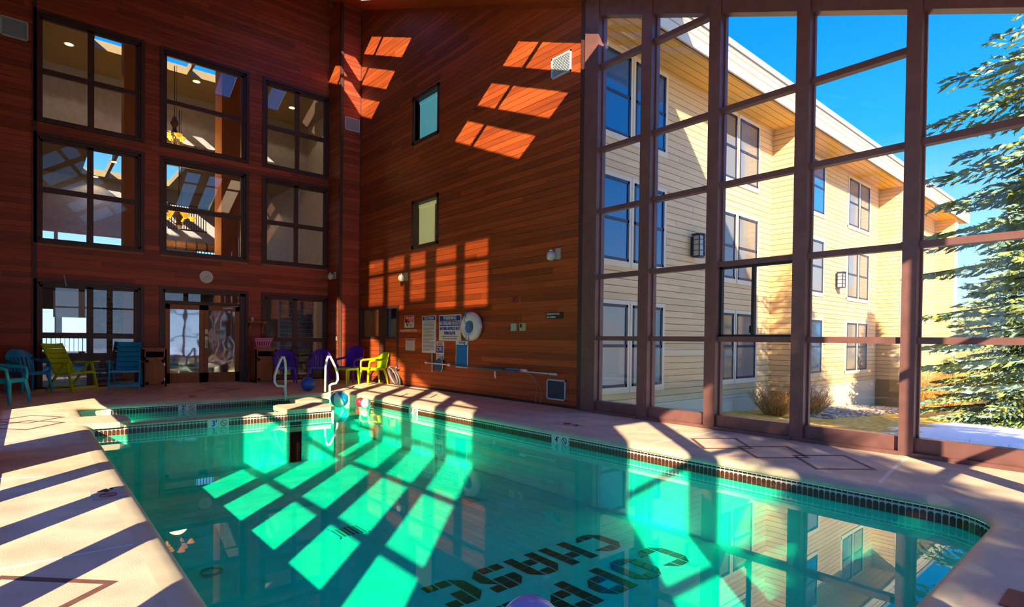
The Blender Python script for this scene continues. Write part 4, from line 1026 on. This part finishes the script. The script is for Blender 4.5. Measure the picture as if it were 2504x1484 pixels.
t = thing('door_pull_rod','thin pale closer rod above the left ground floor window','rod', (XL+.03,.64,2.42)); b_ = MB(); b_.tube([(0,-.02,.14),(.02,.0,0),(.02,.02,-.10)], .010, 6); b_.build('rod', VENTM, t); MB().sphere((0,-.02,.14), .016, 8, 6).build('pivot', VENTM, t)

# ================================================================== OBJECTS: deck and pool floor marks
def outline(name, label, pts, wd=.06, z=.0):
    t = thing(name, label, 'deck inlay', (0,0,0)); n_ = len(pts)
    c = Vector((sum(p[0] for p in pts)/n_, sum(p[1] for p in pts)/n_))
    for k in range(n_):
        p, q = Vector(pts[k]), Vector(pts[(k+1)%n_]); pi_, qi = p+(c-p)*wd*2.2, q+(c-q)*wd*2.2
        b_ = MB(); b_.prism([(p.x,p.y,z+.0005),(q.x,q.y,z+.0005),(qi.x,qi.y,z+.0005),(pi_.x,pi_.y,z+.0005)], (0,0,.002)); b_.build('strip', STAIN, t)
def dia(cx, cy_, s=.42, h=.52): return [(cx-s,cy_-.0),(cx-.06,cy_+h-.03),(cx+s,cy_),(cx+.06,cy_-h+.03)]
outline('diamond_inlay','leftmost dark stained diamond on the deck by the glass wall',[(-3.88,6.35),(-3.53,6.85),(-3.05,6.33),(-3.40,5.84)])
outline('diamond_inlay','middle dark stained diamond on the deck by the glass wall',[(-3.25,6.31),(-2.88,6.81),(-2.42,6.30),(-2.78,5.83)])
outline('diamond_inlay','rightmost dark stained diamond on the deck by the glass wall',[(-2.62,6.31),(-2.25,6.78),(-1.78,6.24),(-2.17,5.78)])
outline('diamond_inlay','dark stained diamond on the near left deck corner',[(-3.80,-.10),(-3.36,.34),(-2.95,-.12),(-3.4,-.56)])
outline('diamond_inlay','dark stained diamond on the far left deck in sun, nearest the pool',[(-11.1,.05),(-10.6,.42),(-10.1,.0),(-10.6,-.42)])
outline('diamond_inlay','dark stained diamond on the far left deck in sun, left one',[(-10.45,.0),(-9.95,.40),(-9.4,-.02),(-9.95,-.45)])
outline('diamond_inlay','dark stained diamond on the sunny deck below the lime chair',[(-10.9,6.35),(-10.4,6.85),(-9.9,6.35),(-10.4,5.85)])
outline('diamond_inlay','dark stained diamond on the shaded deck before the double doors',[(-14.6,3.3),(-14.1,3.8),(-13.6,3.3),(-14.1,2.8)])
def joint(label, a, b2, wd=.03):
    o = MB().beam((a[0],a[1],.001),(b2[0],b2[1],.001),wd,.004).build('deck_joint', JOINT); tag(o, label, 'deck joint', 'pale deck joints')
joint('pale sealed joint crossing the deck right of the diamonds',(-1.80,7.25),(-1.60,5.66),.035)
joint('thin pale joint crossing the deck left of the diamonds',(-3.98,7.2),(-3.98,5.66),.014)
joint('thin pale joint crossing the near left deck',(-3.93,-.6),(-3.90,.46),.016)
joint('thin pale joint crossing the left deck in sun',(-6.42,-.3),(-6.24,.12),.016)
def deck_mark(x, y, rz, s, label, sz=.16):
    t = thing('deck_depth_plate', label, 'depth marker', (x,y,.002), rz); MB().box(-.10,-.17,0,.10,.17,.004).build('plate', mat('plate_%d' % int(abs(x*10)), (.55,.50,.42), .5), t)
    text(s, 'lettering', t, (0,.07,.0055), sz, BLACK, rot=(0,0,0), font_off=.003); no_dive(t, (0,-.09,.007), .055, 'Z')
deck_mark(-5.29,.46,PI/2,"4'",'pale 4 foot marker plate on the left deck edge')
deck_mark(-5.55,5.95,-PI/2,"4'",'dark 4 foot marker plate on the deck below the glass wall')
deck_mark(-12.75,2.5,PI/2,"2'",'dark 2 foot marker plate on the far shaded deck')
t = thing('red_deck_plate','dark red deck plate at the lower right corner of the photo','deck plate', (-.20,3.62,.002)); MB().box(-.28,-.16,0,.28,.10,.004).build('plate', mat('plate_red', (.30,.02,.02), .5), t); text('NO DIVING', 'lettering', t, (.02,-.03,.0055), .07, SIGNW, rot=(0,0,0))
# lettering of black tiles on the pool floor, read from the far side
GL = {'C': ["dHb","H..","H..","qHp"], 'O': ["dHb","H.H","H.H","qHp"], 'P': ["HHb","H.H","HHp","H.."], 'E': ["dHH","HH.","H..","qHH"], 'R': ["HHb","H.H","HHp","H.H"],
      'H': ["H.H","HHH","H.H","H.H"], 'A': ["dHb","H.H","HHH","H.H"], 'S': ["dHH","HHb","..H","HHp"]}
t = thing('pool_lettering','black tile letters COPPER CHASE set into the pool floor','lettering', (0,0,ZF))
cs = .121
full = [(0,0),(1,0),(1,1),(0,1)]
SH = {'H': full, 'd': [(0,0),(1,0),(1,1)], 'b': [(0,0),(1,0),(0,1)], 'q': [(1,0),(1,1),(0,1)], 'p': [(0,0),(1,1),(0,1)]}
TMESH = {}
for k, pl in SH.items():
    b_ = MB(); sc_ = cs*.91
    # letter right = -Y, letter up = +X
    b_.prism([(v*sc_, -u*sc_, .0005) for u, v in pl], (0,0,.004)); TMESH[k] = b_.mesh('tile', BLACKT)
def word(s, ystart, xbase, pitch=.455):
    for i, ch in enumerate(s):
        for rr, row in enumerate(GL[ch]):
            for cc, k in enumerate(row):
                if k in TMESH: put('tile', TMESH[k], t, (xbase+(3-rr)*cs, ystart-i*pitch-cc*cs*1.10, 0))
word('COPPER', 4.93, -3.41); word('CHASE', 4.72, -4.07)
def grate(label, x, y, rz):
    t = thing('drain_grate', label, 'drain grate', (x,y,ZF), rz, 'pool floor drain grates'); b_ = MB(); q = .17
    GM = MATS.get('grate_pale') or mat('grate_pale', (.35,.85,.80), .5)
    b_.box(-q,-q,.001,q,-q+.015,.012); b_.box(-q,q-.015,.001,q,q,.012); b_.box(-q,-q,.001,-q+.015,q,.012); b_.box(q-.015,-q,.001,q,q,.012); b_.build('frame', GM, t)
    for k in range(6): MB().box(-q,-q+.045+k*.048,.002,q,-q+.058+k*.048,.010).build('bar', GM, t)
    MB().box(-q,-q,.0005,q,q,.0015).build('sump', mat('sump_%d' % int(y*10), (.02,.25,.22), .6), t)
grate('square drain grate on the pool floor among the left sun patches', -5.78, 2.66, 0)
grate('square drain grate on the pool floor below the ring buoy reflection', -5.92, 4.40, .1)
b_ = MB(); b_.tube([(.085*math.cos(2*PI*k/24),.085*math.sin(2*PI*k/24),.02) for k in range(24)], .010, 6, closed=True)
tag(b_.build('dive_ring', mat('ring_green', (.12,.35,.25), .5), None, True, (-5.51,1.24,ZF)), 'green dive ring lying on the pool floor', 'dive ring')
tag(MB().lathe([(.022,.001),(.022,.006)], 14).build('coin', mat('coin_gold', (.9,.7,.3), .3), None, False, (-5.06,1.55,ZF)), 'small golden coin on the pool floor', 'coin')
# ================================================================== OUTSIDE
def gz(x, y): return -.28-.052*max(0, y-7.6)
mb = MB(); nx, ny = 40, 50
GX0, GX1, GY0, GY1 = -40, 45, -45, 95
def gh(x, y):
    z = gz(x, min(y, 32)) if y > 7.6 else -.28
    if y > 30: z += min(6.0, (y-30)*.10)+max(0,(y-34))*.03
    if x > 2 and y > 22: z += min(3.5,(y-22)*.13)
    return z
for j in range(ny+1):
    for i in range(nx+1):
        x = GX0+(GX1-GX0)*i/nx; y = GY0+(GY1-GY0)*j/ny
        mb.v.append((x, y, gh(x,y)))
for j in range(ny):
    for i in range(nx):
        x = GX0+(GX1-GX0)*(i+.5)/nx; y = GY0+(GY1-GY0)*(j+.5)/ny
        if XA2-1 < x < XR and YF-1 < y < YB: continue
        k = j*(nx+1)+i; mb.f.append((k,k+1,k+nx+2,k+nx+1)); mb.mi.append(0)
m, nn, b = nmat('ground_snow_grass'); L = nn.links
g = nn.nodes.new('ShaderNodeNewGeometry'); sx = nn.nodes.new('ShaderNodeSeparateXYZ'); L.new(g.outputs['Position'], sx.inputs[0])
t1 = nn.nodes.new('ShaderNodeTexNoise'); t1.inputs['Scale'].default_value = .9; t1.inputs['Detail'].default_value = 6; L.new(g.outputs['Position'], t1.inputs['Vector'])
t2 = nn.nodes.new('ShaderNodeTexNoise'); t2.inputs['Scale'].default_value = 9; t2.inputs['Detail'].default_value = 8; L.new(g.outputs['Position'], t2.inputs['Vector'])
def mth(op, a, b2):
    q = nn.nodes.new('ShaderNodeMath'); q.operation = op
    for i_, v in enumerate((a, b2)):
        if isinstance(v, (int, float)): q.inputs[i_].default_value = v
        else: L.new(v, q.inputs[i_])
    return q.outputs[0]
edge = mth('ADD', mth('MULTIPLY', t1.outputs['Fac'], 2.2), mth('MULTIPLY', t2.outputs['Fac'], .8))
s_in = mth('ADD', sx.outputs['X'], edge)                       # snow where x + noise > -2.4, up to y = 24
s1 = mth('GREATER_THAN', s_in, -2.2); s2 = mth('LESS_THAN', mth('ADD', sx.outputs['Y'], mth('MULTIPLY', t1.outputs['Fac'], 4)), 23.5); snow = mth('MULTIPLY', s1, s2)
gr = nn.nodes.new('ShaderNodeValToRGB'); gr.color_ramp.elements[0].color = (.45,.24,.02,1); gr.color_ramp.elements[1].color = (.90,.58,.08,1); gr.color_ramp.elements[0].position = .35; gr.color_ramp.elements[1].position = .65
L.new(t2.outputs['Fac'], gr.inputs[0])
mx = nn.nodes.new('ShaderNodeMix'); mx.data_type = 'RGBA'; L.new(snow, mx.inputs[0]); L.new(gr.outputs[0], mx.inputs[6]); mx.inputs[7].default_value = (.86,.88,.93,1)
L.new(mx.outputs[2], b.inputs['Base Color']); b.inputs['Roughness'].default_value = .9
struct(mb.build('ground', m, smooth=True), 'winter lawn with golden grass and a sheet of snow', 'ground')
# pebbles along the wall foot
PEB = [mat('pebble_a', (.70,.55,.40), .8), mat('pebble_b', (.45,.33,.25), .8)]
rnd = random.Random(9); mb = MB()
for k in range(900):
    y = rnd.uniform(15.2,24); x = -7.3+rnd.random()**1.5*1.9; r_ = rnd.uniform(.03,.075); z = gh(x,y)
    mb.sphere((x,y,z+r_*.3), r_, 6, 4, (1,1,.7), rnd.randrange(2))
tag(mb.build('pebble_bed', PEB), 'strip of pale pebbles along the foot of the cream building', 'pebbles', kind='stuff')

# ---- cream three storey building
XF = -7.55
bld = thing('apartment_building','cream three storey sided building beyond the glass wall','building', (0,0,0))
mb = MB(); mb.box(XF-6,YB+.16,-2,XF,36,8.0); mb.build('wall', LAP, bld)
BS = unit_mesh('siding_board', SIDING); BSX = unit_mesh('siding_board', SIDINGX)
rnd = random.Random(21); rowb = .152; z = -.18; nb = 0; rest = MB()
while z < 7.36:
    y = 7.6
    while y < 36:
        L_ = rnd.uniform(3.2,5.4); y1 = min(36, y+L_)
        if nb < 240 and y < 27:
            put('siding_board', BS, bld, (XF, y, z), None, (.016+rnd.uniform(0,.004), y1-y-.004, rowb-.014)); nb += 1
        else: rest.box(XF,y,z,XF+.017,y1-.004,z+rowb-.014)
        y = y1
    z += rowb
o = rest.build('siding_run', SIDING, bld); o['kind'] = 'stuff'
mb = MB(); mb.box(XF,7.6,-2,XF+.012,36,-.22); mb.box(XF,7.6,-.24,XF+.04,36,-.19); mb.build('foundation_band', CREAM, bld)
# fins that project under the straight eave
for (y0, y1) in ((16.5,16.85),(25.9,26.3),(34.4,34.8)):
    f = MB().box(XF,y0,-2,-6.70,y1,7.5).build('fin_wall', LAP, bld)
    for k in range(50):
        z = -.18+k*rowb
        if z > 7.35: break
        put('siding_board', BSX, f, (XF+.02,y0-.016,z), None, (.82,.016,rowb-.014))
    MB().box(-6.74,y0-.03,-.2,-6.68,y1+.01,7.45).build('corner_board', CREAM, f)
MB().box(XF,7.5,7.40,-6.52,36,7.46).build('soffit', SOFF, bld)
for k in range(5): MB().box(XF+.10+k*.2,7.5,7.393,XF+.112+k*.2,36,7.401).build('soffit_groove', LAP, bld)
MB().box(-6.60,7.5,7.388,-6.56,36,7.402).build('vent_strip', TRIM, bld)
b_ = MB(); b_.box(-6.52,7.5,7.36,-6.48,36.1,7.92); fa = b_.build('fascia', CREAM, bld)
b_ = MB(); b_.box(-6.47,7.5,7.60,-6.465,36.1,7.61); b_.box(-6.47,7.5,7.77,-6.465,36.1,7.78); b_.build('fascia_line', LAP, fa)
b_ = MB(); b_.hexa([(-6.44,7.5,7.90),(-6.44,36.2,7.90),(-12,36.2,10.2),(-12,7.5,10.2),(-6.44,7.5,8.05),(-6.44,36.2,8.05),(-12,36.2,10.35),(-12,7.5,10.35)]); b_.build('roof', ROOFM, bld)
FL = [(5.55,7.25),(2.92,4.64),(.24,2.0)]
def bwin(y0, y1, z0, z1, glassm, blind=True):
    t = MB(); q = .09
    t.box(XF,y0-q,z0-q,XF+.04,y0,z1+q); t.box(XF,y1,z0-q,XF+.04,y1+q,z1+q); t.box(XF,y0,z1,XF+.04,y1,z1+q); t.box(XF,y0-q,z0-q*1.4,XF+.05,y1+q,z0)
    wn = t.build('window', CREAM, bld)
    s_ = MB(); q = .06; zm = (z0+z1)/2
    for (a_, b2, c, d) in ((y0,y0+q,z0,z1),(y1-q,y1,z0,z1),(y0,y1,z1-q,z1),(y0,y1,z0,z0+q),(y0,y1,zm-.03,zm+.03)): s_.box(XF+.002,a_,c,XF+.045,b2,d)
    s_.build('sash', SASH, wn)
    MB().box(XF+.018,y0+q,zm+.03,XF+.024,y1-q,z1-q).build('pane', glassm, wn)
    MB().box(XF+.020,y0+q,z0+q,XF+.030,y1-q,zm-.03).build('pane', glassm, wn)
for k, (z0, z1) in enumerate(FL):
    g_ = PANE if k < 2 else mat('far_pane_blind', (.12,.30,.36), .15, spec=.9)
    bwin(8.80,9.76,z0,z1,g_); bwin(9.93,11.05,z0,z1,g_)
    bwin(13.30,14.34,z0,z1,PANEG); bwin(14.50,15.57,z0,z1,PANEG)
    s_ = 1.135
    bwin(19.0,20.3,z0,z1,PANE if k != 1 else PANEG); bwin(22.6,23.6,z0,z1,PANEG); bwin(23.75,24.75,z0,z1,PANEG); bwin(28.6,29.6,z0,z1,PANEG); bwin(31.0,31.8,z0,z1,PANEG)
def lantern(label, y, z):
    t = thing('wall_lantern', label, 'lantern', (XF+.03,y,z), group='black iron lanterns on the cream building')
    MB().box(-.01,-.10,-.22,.04,.10,.22).build('back_plate', SASH, t)
    b_ = MB()
    for (a_, b2) in ((.06,-.12),(.06,.12),(.24,-.12),(.24,.12),(.28,0)): b_.box(a_-.01,b2-.01,-.25,a_+.01,b2+.01,.25)
    b_.prism([(.04,-.15,.25),(.26,-.15,.25),(.31,0,.25),(.26,.15,.25),(.04,.15,.25)], (0,0,.035)); b_.prism([(.05,-.13,-.28),(.25,-.13,-.28),(.29,0,-.28),(.25,.13,-.28),(.05,.13,-.28)], (0,0,.03))
    for z_ in (-.12,.02,.14): b_.box(.05,-.125,z_-.006,.25,-.115,z_+.006); b_.box(.05,.115,z_-.006,.25,.125,z_+.006); b_.beam((.24,-.12,z_),(.28,0,z_),.012,.012); b_.beam((.28,0,z_),(.24,.12,z_),.012,.012)
    b_.build('cage', SASH, t)
    MB().box(.07,-.10,-.24,.23,.10,.24).build('glass', mat('lantern_glass_%d' % int(y), (.62,.62,.55), .2), t)
lantern('black iron lantern on the shaded near part of the cream building', 12.3, 3.55)
lantern('black iron lantern on the sunlit far part of the cream building', 21.55, 3.45)

# ---- spruces
def spruce(label, x, y, h, rb, seed, mats, dens=1.0, zlow=.3, tuft=1.0, side=None, prof_=1.0):
    rnd = random.Random(seed); t = thing('spruce_tree', label, 'tree', (x,y,gh(x,y)-.1))
    MB().tube([(0,0,0),(0,0,h*.5),(0,0,h*.97)], [.17*h/9,.10*h/9,.015], 8).build('trunk', BARK, t)
    br = MB(); fo = MB(); z = zlow
    while z < h*.985:
        f = z/h; R = rb*min(1.0, (1-f)*prof_)**.82
        nb_ = int((9 if f < .6 else 7)*dens)
        for k in range(nb_):
            a_ = 2*PI*(k+rnd.random()*.8)/nb_
            if side and rnd.random() < .35 and math.cos(a_-side) < -.2: continue
            Lb = R*rnd.uniform(.72,1.05); zz_ = z+rnd.uniform(-.12,.12)
            ca, sa_ = math.cos(a_), math.sin(a_)
            N_ = max(5, int(Lb/.16)); pts = []
            for i in range(N_+1):
                s_ = i/N_; dz = .12*Lb*s_*(1-s_)*2-.20*Lb*s_**1.5*(1-f*.6)+.10*Lb*s_**4
                pts.append(Vector((ca*Lb*s_, sa_*Lb*s_, zz_+dz)))
            br.tube(pts[::2] if len(pts) > 6 else pts, .012, 4, cap=False)
            for i in range(1, N_+1):
                p = pts[i]; s_ = i/N_; d = (pts[i]-pts[i-1]).normalized(); sd = Vector((-sa_,ca,0))
                tl = (.46*Lb*(1-s_)**.8*.55+.14)
                for sg in (-1,1):
                    nt_ = max(1, int(tl/.13))
                    for q in range(nt_+1):
                        o_ = p+(sd*sg*(q/max(1,nt_))*tl)+d*(q/max(1,nt_))*tl*.55+Vector((0,0,-.10*tl*(q/max(1,nt_))-rnd.uniform(0,.05)))
                        L_ = .24*tuft*rnd.uniform(.7,1.25); dd = (d*.8+sd*sg*.7*rnd.uniform(.3,1.1)+Vector((0,0,rnd.uniform(-.45,.25)))).normalized()
                        w1 = .030*tuft; sx_ = dd.cross(Vector((rnd.uniform(-.3,.3),rnd.uniform(-.3,.3),1))).normalized(); sy_ = dd.cross(sx_)
                        b0 = len(fo.v); mi_ = 0 if rnd.random() < .5 else 1
                        o0 = o_-dd*L_*.35; o1 = o_+dd*L_*.15; o2 = o_+dd*L_*.65
                        fo.v += [tuple(o0), tuple(o1+sx_*w1), tuple(o1-sx_*w1*.5+sy_*w1*.87), tuple(o1-sx_*w1*.5-sy_*w1*.87), tuple(o2)]
                        for tri in ((0,2,1),(0,3,2),(0,1,3),(1,2,4),(2,3,4),(3,1,4)):
                            fo.f.append(tuple(b0+i_ for i_ in tri)); fo.mi.append(mi_)
                        for e2 in range(3):
                            q_ = o0.lerp(o2, .25+.25*e2); pr = (sx_*rnd.uniform(-1,1)+sy_*rnd.uniform(-1,1)).normalized()
                            fo.face([q_-dd*.012, q_+dd*.012, q_+dd*.05+pr*.065*tuft], mi_)
        z += max(.16, .30*(1-f*.5))/dens
    br.build('branch_set', BARK, t); fo.build('needles', mats, t)
    return t
spruce('big blue green spruce at the right edge beyond the glass wall', .40, 10.9, 9.9, 2.9, 3, [NEEDLE, NEEDLEB], .9, 1.3, .95, 2.6, 2.1)
spruce('sunlit spruce farther back between the building and the right edge', -2.3, 20.5, 7.0, 2.7, 5, [NEEDLE, NEEDLEB], 1.0, .3, 1.25)
spruce('small dark spruce on the slope behind the other trees', 1.5, 27.0, 7.5, 2.8, 6, [NEEDLE, NEEDLEB], .8, .4, 1.5)
spruce('spruce outside the glass wall behind the viewer', 6.8, -2.2, 8.6, 2.3, 8, [NEEDLE, NEEDLEB], .9, .6, 1.2)
# ---- dry shrubs
def shrub(label, x, y, h, r, n_, seed):
    rnd = random.Random(seed); t = thing('dry_shrub', label, 'shrub', (x,y,gh(x,y)), group='dry orange shrubs by the cream building'); b_ = MB()
    for k in range(n_):
        a_ = rnd.uniform(0,2*PI); rr = r*rnd.random()**.6; p0 = (.35*rr*math.cos(a_), .35*rr*math.sin(a_), 0); p2 = (rr*math.cos(a_), rr*math.sin(a_), h*rnd.uniform(.6,1)*(1-.25*(rr/r)**2))
        mid = tuple((p0[i]+p2[i])/2+rnd.uniform(-.05,.05) for i in range(3))
        b_.tube([p0,mid,p2], [.010,.007,.003], 3, cap=False)
        for q in range(4):
            u_ = rnd.uniform(.4,1); c = tuple(p0[i]+(p2[i]-p0[i])*u_ for i in range(3)); e2 = tuple(c[i]+rnd.uniform(-.16,.16) for i in range(2))+(c[2]+rnd.uniform(.03,.18),)
            b_.tube([c,e2], [.005,.002], 3, cap=False)
    b_.build('twigs', TWIG, t)
shrub('dry orange shrub at the foot of the shaded cream wall', -6.5, 14.6, .75, .7, 170, 1)
shrub('dry orange shrub in front of the first fin wall', -6.2, 15.9, .8, .7, 170, 2)
shrub('dry orange shrub past the second fin wall', -6.3, 27.2, 1.7, 1.0, 220, 3)
shrub('rounded dry orange shrub near the far corner of the building', -5.9, 29.6, 1.8, 1.2, 240, 4)
t = thing('bare_stems','thin bare plant stems poking out of the snow','plant', (-1.25,8.05,gh(-1.25,8.05))); rnd = random.Random(3)
for k in range(16):
    x = rnd.uniform(-.45,.45); y = rnd.uniform(-.3,.3); hh = rnd.uniform(.2,.5); MB().tube([(x,y,0),(x+rnd.uniform(-.03,.03),y,hh*.5),(x+rnd.uniform(-.1,.1),y+rnd.uniform(-.05,.05),hh)], [.004,.003,.001], 4).build('stem', mat('stem_%d' % k, (.10,.06,.10), .8), t)

# ---- turn the lettering curves into plain meshes
bpy.context.view_layer.update()
dg = bpy.context.evaluated_depsgraph_get()
for o in [o for o in scene.objects if o.type == 'FONT']:
    me = bpy.data.meshes.new_from_object(o.evaluated_get(dg))
    me.materials.clear(); me.materials.append(o.data.materials[0])
    q = bpy.data.objects.new('tmp', me); COL.objects.link(q); q.parent = o.parent; q.location = o.location; q.rotation_euler = o.rotation_euler; q.scale = o.scale
    nm = o.name; bpy.data.objects.remove(o); q.name = nm
